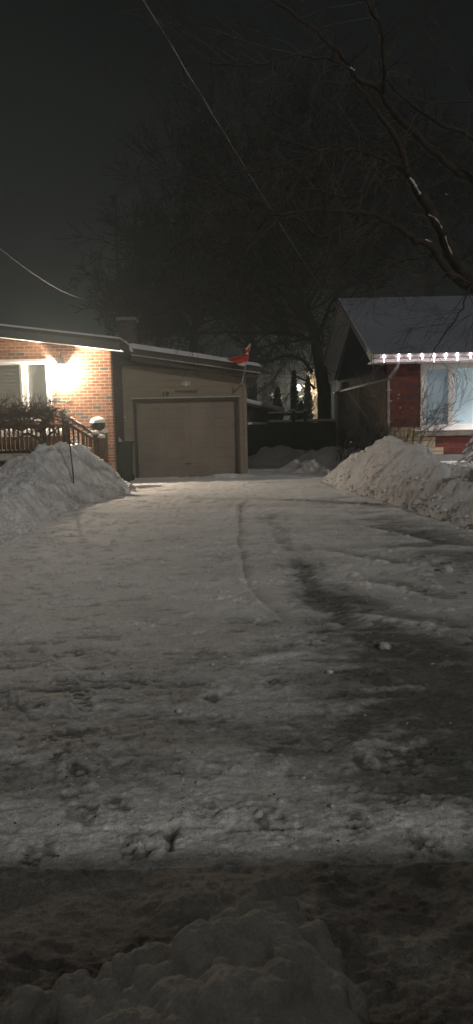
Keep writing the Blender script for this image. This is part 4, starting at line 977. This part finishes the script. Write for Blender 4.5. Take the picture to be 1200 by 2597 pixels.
for px, lab in ((744, 'snow-capped gate post right beside the gate'), (774, 'snow-capped post at the left end of the right fence section')):
    q = P(px, 1042, YFn); T = thing('fence_post', (q.x, YFn, .05), lab, 'post')
    MB().box(q.x-.055, q.x+.055, YFn-.06, YFn+.06, 0, q.z).build('shaft', MT['darkwood'], T)
    MB().blob((q.x, YFn, q.z+.02), (.08, .08, .05), px, .2, 8).build('snow_cap', MT['snow'], T, True)
# far pale house behind the cedars
YQ = 46
q0 = P(655, 1040, YQ); q1 = P(880, 925, YQ)
FH = thing('far_house', ((q0.x+q1.x)/2, YQ, 0), 'dim pale house wall far behind the columnar cedars', 'house')
MB().box(q0.x, q1.x, YQ, YQ+7, 0, q1.z-.5).build('wall', MT['farwall'], FH)
MB().prism([(q0.x-.4, YQ-.5, q1.z-.5), (q0.x-.4, YQ+7.5, q1.z-.5), (q0.x-.4, YQ+3.5, q1.z+1.6)], (q1.x-q0.x+.8, 0, 0)).build('roof', MT['gable'], FH)
for px in (690, 725): x = P(px, 1000, YQ).x; wz = P(px, 1015, YQ).z; f_ = MB().box(x-.5, x+.5, YQ-.04, YQ-.002, wz, wz+1.1).build('window', MT['gable'], FH); MB().box(x-.42, x+.42, YQ-.06, YQ-.042, wz+.08, wz+1.02).build('pane', MT['vglass'], f_)
# yard lamp on a post behind the fence
YL = 36.5
q = P(757, 984, YL)
YLm = thing('yard_lamp', (q.x, YL, 0), 'lit yard lamp glimmering through the branches between the cedars', 'lamp')
MB().tube([(q.x, YL, 0), (q.x, YL, q.z-.12)], .04, 8).build('post', MT['black'], YLm)
MB().lathe([(.05, -.13), (.10, -.10), (.14, .0), (.11, .12), (.02, .16)], q, 14).build('globe', lampglow('yard_globe', (1, .95, .85), 3), YLm, True)
l = bpy.data.lights.new('yard_bulb', 'POINT'); l.energy = 420; l.color = (1, .86, .66); l.shadow_soft_size = .15
lo = bpy.data.objects.new('yard_bulb', l); COL.objects.link(lo); lo.parent = YLm; lo.location = (0, 0, q.z)

# ================================================================== TREES
def grow(mb, p, d, L, r, lvl, rn, droop=0.0, kids=(4, 7), spread=.7, ratio=.62, jit=.22, n=3, tip=.25, rmin=.0035, up=0.0):
    d = d.normalized(); pts = [Vector(p)]; q = Vector(p); k = 4 if lvl > 0 else 3
    for i in range(k):
        d = (d+Vector((rn.gauss(0, jit), rn.gauss(0, jit), rn.gauss(0, jit)-droop+up))).normalized()
        q = q+d*(L/k); pts.append(q)
    rads = [max(rmin, r*(1-(1-tip)*i/k)) for i in range(k+1)]
    mb.tube(pts, rads, n if lvl < 2 else n+1, False)
    if lvl <= 0: return
    for c in range(rn.randint(*kids)):
        t = rn.uniform(.25, 1.0); i = min(int(t*k), k-1); f = t*k-i; s = pts[i].lerp(pts[i+1], f)
        ax = (pts[i+1]-pts[i]).normalized(); o = ax.orthogonal().normalized(); o.rotate(Matrix.Rotation(rn.uniform(0, 6.283), 3, ax))
        nd = (ax+o*rn.uniform(.6, 1.3)*spread).normalized()
        grow(mb, s, nd, L*ratio*rn.uniform(.65, 1.15), max(rmin, rads[i]*.55), lvl-1, rn, droop, kids, spread, ratio, jit, n, tip, rmin, up)
def smooth(pts, k=4):
    out_ = []
    for i in range(len(pts)-1):
        p0 = pts[max(i-1, 0)]; p1 = pts[i]; p2 = pts[i+1]; p3 = pts[min(i+2, len(pts)-1)]
        for j in range(k):
            t = j/k; out_.append(.5*((2*p1)+(p2-p0)*t+(2*p0-5*p1+4*p2-p3)*t*t+(-p0+3*p1-3*p2+p3)*t**3))
    out_.append(pts[-1]); return out_

# --- front tree: limbs reaching in from the right
FT = thing('street_tree', (6.2, 9.2, .4), 'bare lit tree reaching its long limbs in from the upper right', 'tree')
rn = random.Random(41)
limbs = [  # (px,py,Y) path, r0, r1
    ([(1560, 1180, 9.2), (1520, 1000, 9.2), (1400, 860, 9.1), (1290, 775, 9.0), (1200, 712, 8.8), (1147, 657, 8.6), (1119, 586, 8.4), (1092, 540, 8.3), (1055, 480, 8.2), (1041, 452, 8.1), (1023, 405, 8.0), (1005, 353, 7.9), (970, 305, 7.8), (935, 253, 7.7), (900, 212, 7.6)], .26, .028),
    ([(1290, 520, 9.0), (1200, 460, 8.8), (1129, 412, 8.5), (1059, 347, 8.2), (1000, 288, 8.0), (959, 229, 7.8), (906, 200, 7.6), (891, 176, 7.6), (859, 129, 7.5), (794, 76, 7.3), (706, 9, 7.0), (620, -60, 6.8)], .075, .016),
    ([(891, 172, 7.6), (829, 147, 7.4), (753, 141, 7.2), (676, 156, 7.0), (618, 168, 6.9), (540, 160, 6.8), (470, 165, 6.7)], .024, .008),
    ([(971, 240, 7.8), (971, 118, 7.5), (953, 41, 7.3), (915, -20, 7.2)], .03, .015),
    ([(1290, 400, 8.5), (1200, 350, 8.3), (1106, 306, 8.1), (1065, 282, 8.0), (988, 206, 7.8), (960, 150, 7.7)], .042, .012),
    ([(1260, 268, 8.3), (1200, 257, 8.2), (1100, 258, 8.1), (994, 257, 8.0)], .018, .008),
    ([(1230, 752, 8.8), (1180, 720, 8.6), (1133, 685, 8.5), (1094, 625, 8.3), (1052, 607, 8.2), (1006, 576, 8.0), (970, 551, 7.9), (928, 540, 7.8), (868, 535, 7.7), (780, 533, 7.6), (690, 545, 7.5), (600, 530, 7.3)], .085, .012),
    ([(1094, 650, 8.4), (1034, 657, 8.2), (999, 668, 8.1), (956, 703, 8.0), (918, 706, 7.9), (860, 725, 7.8)], .024, .006),
    ([(1023, 436, 8.1), (1013, 426, 8.0), (970, 403, 7.9), (928, 387, 7.8), (886, 382, 7.7), (840, 372, 7.6), (780, 400, 7.5), (700, 420, 7.4), (600, 440, 7.2), (520, 450, 7.1)], .032, .007),
    ([(1215, 700, 8.6), (1190, 730, 8.5), (1178, 770, 8.4), (1150, 820, 8.3), (1112, 868, 8.3), (1090, 915, 8.2)], .020, .006),
    ([(900, 545, 7.8), (820, 600, 7.7), (760, 560, 7.6), (680, 530, 7.5), (590, 480, 7.3), (480, 440, 7.2), (420, 460, 7.1)], .024, .006),
    ([(780, 533, 7.6), (700, 560, 7.5), (640, 520, 7.4), (560, 470, 7.3)], .018, .006),
    ([(720, 545, 7.6), (660, 590, 7.5), (620, 640, 7.4), (580, 700, 7.4)], .014, .005),
    ([(1041, 452, 8.1), (960, 460, 8.0), (880, 500, 7.9), (800, 480, 7.8), (720, 500, 7.7), (640, 600, 7.6), (560, 620, 7.5), (470, 610, 7.4), (430, 640, 7.3)], .026, .006),
    ([(906, 200, 7.6), (850, 240, 7.5), (800, 300, 7.4), (740, 340, 7.3), (640, 380, 7.2)], .016, .005),
    ([(1130, 690, 8.5), (1060, 730, 8.3), (1000, 735, 8.2), (930, 750, 8.1)], .012, .004),
]
tw = MB()
for i, (path, ra_, rb_) in enumerate(limbs):
    pts = smooth([P(*q) for q in path], 4); n_ = len(pts)
    pts = [p_+Vector((rn.gauss(0, .008), rn.gauss(0, .008), rn.gauss(0, .008))) for p_ in pts]
    rads = [ra_+(rb_-ra_)*(j/(n_-1))**.75 for j in range(n_)]
    if i == 0: rads = [.30-.0*j if j < 4 else .11+(.19)*max(0, (14-j)/14)**1.6*1.0 if j < 20 else max(.026, .105*(1-(j-20)/(n_-16))) for j in range(n_)]
    rads = [r_*.78 for r_ in rads]; mb = MB(); mb.tube(pts, rads, 10 if ra_ > .03 else 6); mb.build('trunk' if i == 0 else 'limb', MT['bark'], FT, True)
    for j in range(2, n_-1):
        if i == 0 and j < 12: continue
        if pts[j].z < 2.0 and i == 0: continue
        for c in range(1):
            if rn.random() < (.62 if i in (0, 1, 6, 15) else .3): continue
            ax = (pts[j+1]-pts[j]).normalized(); o = Vector((rn.gauss(0, 1), rn.gauss(0, .6), rn.gauss(-.2, 1))); o = (o-ax*o.dot(ax)).normalized()
            grow(tw, pts[j], (ax*.7+o*.9), rn.uniform(.3, .95), min(.006, rads[j]*.4), 2, rn, droop=.05, kids=(2, 3), spread=.75, ratio=.62, jit=.12, n=3, tip=.3, rmin=.0017)
tw.build('twigs', MT['twig'], FT)
# snow caught on the limbs
for (path, r_) in (([(1036, 452, 8.02), (1045, 462, 8.05), (1054, 478, 8.08), (1064, 495, 8.1)], .022), ([(1082, 545, 8.2), (1098, 552, 8.2), (1110, 565, 8.25), (1118, 580, 8.3)], .014), ([(1126, 600, 8.3), (1132, 620, 8.35), (1143, 645, 8.4)], .012), ([(1075, 608, 8.1), (1090, 614, 8.15)], .012), ([(884, 172, 7.5), (896, 180, 7.5)], .014), ([(1126, 493, 8.0), (1132, 495, 8.0)], .012)):
    pp = smooth([P(*q) for q in path], 3); MB().tube([p_+Vector((.012, -.012, .0)) for p_ in pp], [r_*.6*(.2+rn.random()*.9) for _ in pp], 6).build('snow_patch', MT['snowroof'], FT, True)

# --- big dark tree behind the garage
def bare_tree(name, label, path, r0_, r1_, seed, lvl, L, dens, M1, M2, rmin, group=None, up=.03, start=3, kids=(3, 6), spread=.8):
    pts = smooth([P(*q) for q in path], 4); base = pts[0].copy(); base.z = 0; rn = random.Random(seed)
    T = thing(name, base, label, 'tree', group)
    pts = [base]+pts; n_ = len(pts); rads = [r0_+(r1_-r0_)*(j/(n_-1)) for j in range(n_)]
    MB().tube(pts, rads, 9).build('trunk', M1, T, True)
    cr = MB()
    for j in range(start, n_):
        for c in range(dens):
            ax = (pts[min(j+1, n_-1)]-pts[max(j-1, 0)]).normalized(); o = Vector((rn.gauss(0, 1), rn.gauss(0, .8), rn.gauss(.15, .7))); o = (o-ax*o.dot(ax)).normalized()
            grow(cr, pts[j], ax*.55+o, L*rn.uniform(.55, 1.15)*(1-.35*j/n_), rads[j]*.42, lvl, rn, 0, kids, spread, .64, .17, 3, .3, rmin, up)
    cr.build('crown', M2, T); return T
T = bare_tree('dark_tree', 'big dark leaning tree with a thick trunk behind the fence', [(822, 1000, 27), (814, 940, 27), (804, 885, 27), (793, 825, 27), (766, 760, 27), (740, 700, 27), (732, 640, 27), (725, 580, 27), (720, 500, 27)], .25, .07, 51, 3, 3.4, 2, MT['darkbark'], MT['darkbark'], .010, start=9, kids=(3, 5))
for path, a_, b_ in (([(765, 800, 27), (740, 770, 26.8), (715, 735, 26.6), (690, 700, 26.5), (655, 655, 26.4), (600, 610, 26.2)], .17, .05), ([(770, 848, 27), (700, 842, 26), (640, 843, 25.5), (570, 842, 25), (500, 846, 25)], .09, .035),
                     ([(792, 945, 27), (770, 915, 26.9), (745, 903, 26.8), (710, 905, 26.6), (670, 925, 26.5)], .07, .03), ([(800, 985, 27), (778, 968, 26.9), (745, 950, 26.8), (738, 947, 26.8)], .05, .02),
                     ([(745, 740, 27), (790, 690, 27), (830, 640, 27.2), (860, 560, 27.5)], .10, .03), ([(760, 790, 27), (820, 770, 27), (860, 730, 27)], .07, .03), ([(740, 700, 27), (700, 640, 26.8), (680, 560, 26.6)], .08, .03)):
    rn = random.Random(int(a_*1000)); pts = smooth([P(*q) for q in path], 4); n_ = len(pts); rads = [a_+(b_-a_)*j/(n_-1) for j in range(n_)]
    mb = MB().tube(pts, rads, 7)
    for j in range(2, n_):
        ax = (pts[min(j+1, n_-1)]-pts[j-1]).normalized(); o = Vector((rn.gauss(0, 1), rn.gauss(0, .8), rn.gauss(0, .9))); o = (o-ax*o.dot(ax)).normalized()
        grow(mb, pts[j], ax*.6+o, rn.uniform(.9, 2.0), rads[j]*.4, 2, rn, 0, (3, 5), .8, .62, .18, 3, .3, .009)
    mb.build('limb', MT['darkbark'], T)
far = [
    ('tall bare tree filling the sky just above the right roof peak', [(868, 760, 34), (866, 650, 34), (862, 540, 34), (850, 420, 34), (845, 330, 34)], .26, .06, 61, 3.6),
    ('tall bare tree between the leaning tree and the right roof', [(940, 760, 36), (944, 640, 36), (935, 520, 36), (950, 400, 36)], .28, .06, 62, 3.8),
    ('fine-twigged bare tree rising behind the middle of the garage roof', [(490, 880, 30), (500, 800, 30), (530, 700, 30), (560, 600, 30), (580, 480, 30)], .18, .04, 63, 3.6),
    ('wide bare tree directly behind the flag', [(640, 900, 33), (630, 800, 33), (622, 700, 33), (640, 560, 33), (660, 420, 33)], .22, .05, 64, 4.2),
    ('low bushy bare tree near the chimney', [(400, 880, 32), (404, 830, 32), (398, 770, 32), (410, 700, 32), (425, 640, 32)], .14, .03, 65, 2.4),
    ('tall bare tree at the right margin above the house', [(1090, 760, 38), (1085, 620, 38), (1070, 480, 38), (1075, 350, 38)], .25, .06, 66, 4.0),
    ('small bare tree between the chimney and the garage roof', [(350, 880, 30), (352, 850, 30), (360, 810, 30), (372, 770, 30)], .10, .03, 67, 1.7),
]
for lab, path, a_, b_, sd_, L in far:
    bare_tree('bare_tree', lab, path, a_, b_, sd_, 3, L, 3, MT['darkbark'], MT['fartwig'], .0165, 'bare trees behind the houses', start=2, kids=(3, 5))

# --- columnar cedars
def cedar(px, top, bot, Yc, wpx, label, seed, M):
    a = P(px, bot, Yc); b = P(px, top, Yc); T = thing('cedar', (a.x, Yc, 0), label, 'cedar', 'columnar cedars behind the fence'); rn = random.Random(seed)
    MB().tube([(a.x, Yc, 0), (a.x, Yc, b.z-.3)], [.07, .02], 6).build('trunk', MT['darkbark'], T)
    mb = MB(); Wd = wpx/FPX*Yc; hgt = b.z-.2
    for i in range(2600):
        t = rn.random()**.8; an = rn.uniform(0, 6.283); prof = (min(1, (1-t)*2.2))**.6*(.8+.35*math.sin(an*3+t*14)+.2*rn.random()); r_ = Wd/2*prof*math.sqrt(rn.random())
        c = Vector((a.x+r_*math.cos(an), Yc+r_*math.sin(an), .2+hgt*t)); s = rn.uniform(.05, .13)
        v = Vector((math.cos(an)*.5, math.sin(an)*.5, rn.uniform(.4, 1.2))).normalized()*s; u_ = Vector((rn.gauss(0, 1), rn.gauss(0, 1), rn.gauss(0, .4))).normalized()*s*.4
        mb.quad(c-u_, c-v*.2, c+u_, c+v)
    mb.build('crown', M, T)
cedar(747, 942, 1045, 31, 20, 'columnar cedar left of the yard lamp', 71, MT['leaf'])
cedar(781, 955, 1045, 31.4, 24, 'columnar cedar between the yard lamp and the lit shrub', 72, MT['leaf'])
cedar(705, 985, 1045, 30.5, 26, 'short broad cedar above the snowy shed roof', 73, MT['leaf'])
cedar(765, 1020, 1060, 29, 22, 'lowest cedar tip just over the narrow fence panel', 74, MT['leaf'])
# lit snowy shrub
q = P(797, 1015, 37.5); T = thing('lit_shrub', (q.x, 37.5, 0), 'snow-crusted tall shrub lit warm by the yard lamp', 'shrub'); rn = random.Random(77)
st = MB(); lf = MB()
for i in range(9):
    st.tube([(q.x+rn.uniform(-.1, .1), 37.5, 0), (q.x+rn.uniform(-.15, .15), 37.5, 2.2), (q.x+rn.uniform(-.4, .35), 37.5+rn.uniform(-.2, .2), rn.uniform(3, 4.2))], [.03, .02, .008], 4)
st.build('stems', MT['shrubtwig'], T)
pale = mat('snow_crusted_twig', (.6, .5, .36), .8, .3, 8)
for i in range(240):
    grow(lf, Vector((q.x+rn.gauss(0, .18), 37.5+rn.gauss(0, .18), rn.uniform(.4, 4.0))), Vector((rn.gauss(0, 1), rn.gauss(0, 1), rn.gauss(0, .8))), rn.uniform(.2, .5), .014, 1, rn, kids=(2, 4), rmin=.008)
lf.build('crown', pale, T)
# a leaning snowy pole / branch behind the shed
q0 = P(667, 990, 29); q1 = P(700, 940, 29)

# --- weeping shrub before the deck
YW = 15.35
WS = thing('weeping_shrub', (P(113, 1160, YW).x, YW, .4), 'dark tangled weeping shrub arching in front of the deck railing', 'shrub'); rn = random.Random(81)
tr = MB(); tk = smooth([P(115, 1175, YW), P(112, 1150, YW), P(118, 1125, YW), P(112, 1100, YW), P(105, 1085, YW)], 3)
tr.tube(tk, [.07]*4+[.06]*4+[.05]*(len(tk)-8), 8)
for path, r_ in (([(116, 1125), (95, 1112), (70, 1100), (50, 1108), (30, 1116)], .04), ([(112, 1098), (85, 1080), (55, 1090), (30, 1085), (0, 1090), (-20, 1100)], .032), ([(110, 1090), (125, 1080), (140, 1095), (150, 1110)], .03), ([(114, 1110), (100, 1095), (75, 1083), (40, 1075)], .03), ([(112, 1120), (128, 1100), (150, 1085), (190, 1075), (225, 1085)], .025)):
    pp = smooth([P(x, y, YW+rn.uniform(-.15, .15)) for x, y in path], 4); tr.tube(pp, [r_*(1-.6*i/len(pp)) for i in range(len(pp))], 6)
tr.build('trunk', MT['shrubtwig'], WS, True)
cr = MB()
for i in range(430):
    px = rn.uniform(-120, 150); w_ = 1-max(0, (px-120)/110)
    py = 1054+rn.gauss(0, 9) + max(0, px-130)*.22
    p_ = P(px, py, YW+rn.gauss(0, .3)); an = rn.uniform(0, 6.28)
    grow(cr, p_, Vector((math.cos(an), math.sin(an)*.5, rn.gauss(.1, .35))), rn.uniform(.22, .5), .009, 2, rn, droop=.04, kids=(2, 4), spread=.9, ratio=.6, jit=.28, n=3, rmin=.0035)
for i in range(26):
    px = rn.uniform(-20, 130); p_ = P(px, 1050, YW+rn.gauss(0, .2)); grow(cr, p_, Vector((rn.gauss(0, .5), 0, 1)), rn.uniform(.2, .42), .006, 1, rn, droop=.12, kids=(1, 3), jit=.2, rmin=.003)
cr.build('twigs', MT['shrubtwig'], WS)
for px, py in ((155, 1042), (150, 1046), (120, 1049), (165, 1048), (140, 1046), (172, 1055)):
    MB().blob(P(px, py, YW), (.05, .04, .022), px, .4, 7, 2).build('snow_tuft', MT['snow'], WS, True)

# --- shrubs before the right house
def shrub(name, label, px, py, Yc, top, spr, n_, seed, M, snowy=0):
    b_ = P(px, py, Yc); T = thing(name, (b_.x, Yc, .4), label, 'shrub'); rn = random.Random(seed); mb = MB()
    hh_ = P(px, top, Yc).z-.4
    for i in range(n_):
        d = Vector((rn.gauss(0, spr), rn.gauss(0, spr*.7), 1)); grow(mb, Vector((b_.x+rn.gauss(0, .1), Yc+rn.gauss(0, .08), .4)), d, hh_*rn.uniform(.55, 1.0), .013, 3, rn, 0, (2, 4), .55, .58, .12, 3, .3, .0032, .05)
    mb.build('stems', M, T)
    for i in range(snowy):
        p_ = P(px+rn.gauss(0, 22), top+abs(rn.gauss(40, 30)), Yc-.1); MB().blob(p_, (.018, .015, .012), i, .4, 6, 2).build('snow_tuft', MT['snow'], T, True)
    return T
shrub('bare_shrub', 'bare reddish shrub before the window of the red brick house', 1022, 1140, 16.9, 975, .42, 13, 85, mat('reddish_twig', (.13, .085, .06), .9, .3, 4), 5)
shrub('bare_shrub', 'dark bare shrub against the grey side wall behind the bank', 935, 1150, 17.3, 1065, .55, 12, 86, MT['darkbark'], 3)
shrub('bare_shrub', 'dark low shrub with a snow tuft at the side wall foot', 872, 1170, 19.6, 1085, .45, 10, 87, MT['darkbark'], 3)
# branch spray reaching over the first pane
WB = MB(); rn = random.Random(88)
for i in range(9):
    a_ = P(1050+rn.uniform(-6, 6), 1075+rn.uniform(-10, 30), 17.0); grow(WB, a_, Vector((1.0, 0, rn.uniform(-.1, 1.0))), rn.uniform(.55, .85), .008, 2, rn, -.02, (3, 5), .5, .55, .13, 3, .3, .0028)
T = thing('window_bush', P(1045, 1140, 17.0), 'fine upright bush spreading its twigs across the first blue pane', 'shrub'); WB.build('twigs', MT['shrubtwig'], T)
MB().tube([P(1046, 1150, 17), P(1048, 1110, 17), P(1052, 1070, 17)], [.02, .016, .01], 6).build('stem', MT['shrubtwig'], T)
# snow-laden spruce at the right edge
sp0 = P(1212, 1160, 16.6); SPR = thing('small_spruce', (sp0.x, 16.6, .4), 'small snow-laden spruce at the right margin before the brick', 'spruce'); rn = random.Random(91)
sx, sz = sp0.x, P(1195, 1100, 16.6).z+.12
MB().tube([(sx, 16.6, .35), (sx, 16.6, sz)], [.04, .008], 6).build('trunk', MT['shrubtwig'], SPR)
nd = MB(); sn = MB()
for i in range(34):
    t = (i+.5)/34; L = .50*(1-t)**.8+.06; an = i*2.4; z = .42+(sz-.42)*t
    tipv = Vector((math.cos(an)*L, math.sin(an)*L, -.10-.12*(1-t))); a_ = Vector((sx, 16.6, z))
    for k in range(60):
        f = rn.random()**.6; c = a_+tipv*f+Vector((0, 0, .05*math.sin(f*3.1))); wd = .09*(1-f*.6)
        v = (tipv.normalized()*.5+Vector((rn.gauss(0, .6), rn.gauss(0, .6), rn.gauss(-.1, .5)))).normalized()*.06; u_ = v.orthogonal().normalized()*.006
        c = c+Vector((rn.uniform(-wd, wd), rn.uniform(-wd, wd), rn.uniform(-.03, .0))); nd.quad(c-u_, c+v*.5-u_, c+v, c+u_)
    pp = [a_+tipv*f+Vector((0, 0, .05*math.sin(f*3.1)+.02)) for f in (.25, .5, .75, 1.0)]
    sn.tube(pp, [.02, .05*(1-t*.5)*rn.uniform(.7, 1.2), .045*(1-t*.4)*rn.uniform(.7, 1.3), .018], 6)
nd.build('needles', MT['spruce'], SPR); sn.build('snow_load', MT['snow'], SPR, True)

# ------------------------------------------------------------------ stake, mast, wires
q = P(186, 1206, 13.6); q2 = P(174, 1095, 13.6)
SK = thing('marker_stake', q, 'thin dark driveway marker stake stuck in the left snow bank', 'stake')
MB().tube([q+Vector((0, 0, -.25)), q, q2], .011, 8).build('rod', MT['black'], SK, True); MB().tube([q2, q2+Vector((-.002, 0, .03))], .016, 8).build('tip', MT['darktrim'], SK, True)
q = P(303, 800, 33); q2 = P(293, 490, 33)
AN = thing('antenna_mast', (q.x, 33, 0), 'thin tall antenna mast rising behind the chimney', 'mast')
MB().tube([(q.x, 33, 0), q, P(299, 690, 33), P(294, 560, 33), q2], [.07, .06, .045, .04, .035], 6).build('pole', MT['darkbark'], AN, True)
MB().beam(q2+Vector((-.25, 0, -.15)), q2+Vector((.3, 0, -.05)), .05, .05).build('crossarm', MT['darkbark'], AN)
MB().beam(P(293, 690, 33), P(307, 690, 33), .05, .05).build('bracket', MT['darkbark'], AN)
MB().tube([q2+Vector((-.12, 0, -.5)), q2+Vector((-.12, 0, -.1))], .06, 8).build('canister', MT['darkbark'], AN)
def wire(label, pts, r_, pitch, sag):
    a = P(*pts[0]); b = P(*pts[1]); L = (b-a).length; n_ = int(L/pitch*8); T = thing('overhead_wire', a, label, 'wire', 'overhead service wires')
    base = lambda t: a.lerp(b, t)+Vector((0, 0, -sag*4*t*(1-t)))
    d = (b-a).normalized(); o = d.orthogonal().normalized(); o2 = d.cross(o)
    MB().tube([base(i/n_) for i in range(0, n_+1, 4)], r_*.8, 5).build('messenger', MT['wire'], T, True)
    MB().tube([base(i/n_)+(o*math.cos(i*math.pi/4)+o2*math.sin(i*math.pi/4))*r_*1.3 for i in range(n_+1)], r_, 4).build('conductor', MT['wire'], T, True)
wire('twisted service wire crossing high from top left down to the right', ((300, -110, 3.6), (838, 756, 30)), .0026, .9, .12)
wire('twisted service wire on the left dropping to the brick house chimney', ((-120, 528, 7.0), (258, 756, 21)), .0038, .7, .3)

# ------------------------------------------------------------------ added van, unseen behind the camera: its roof throws the foreground shade
VN = thing('shade_van', (2.6, -1.9, 0), 'grey van added unseen behind the camera to shade the foreground', 'van')
sec = [(-2.6, .35), (3.2, .35), (3.25, .9), (2.6, 1.15), (1.9, 1.75), (1.2, 1.92), (-2.4, 1.92), (-2.65, 1.5), (-2.7, .5)]
MB().prism([(2.6+x, -0.82, z*1.04) for x, z in sec], (0, -1.8, 0)).build('body', MT['van'], VN, bevel=.06)
for s, yy in ((1, -.81), (-1, -2.64)):
    MB().prism([(2.6+x, yy, z) for x, z in ((-2.2, 1.15), (1.9, 1.15), (1.5, 1.65), (-2.2, 1.65))], (0, .02, 0)).build('side_window', MT['vglass'], VN)
for wx_ in (-1.8, 2.1):
    for yy in (-.97, -2.57): MB().tube([(2.6+wx_, yy, .33), (2.6+wx_, yy+.2, .33)], .33, 20).build('wheel', MT['tyre'], VN)

# ------------------------------------------------------------------ haze
hz = MB().box(-60, 60, -12, 75, -1.6, 30); hm = bpy.data.materials.new('thin_winter_haze'); hm.use_nodes = True; t = hm.node_tree; t.nodes.clear()
o_ = nn(t, 'ShaderNodeOutputMaterial'); pv = nn(t, 'ShaderNodeVolumePrincipled'); pv.inputs['Density'].default_value = 0.0052; pv.inputs['Anisotropy'].default_value = 0.55; pv.inputs['Color'].default_value = (.82, .93, .93, 1)
t.links.new(pv.outputs[0], o_.inputs['Volume'])
put(hz.build('haze', hm), 'thin winter night haze around the lamps', 'haze', kind='stuff')
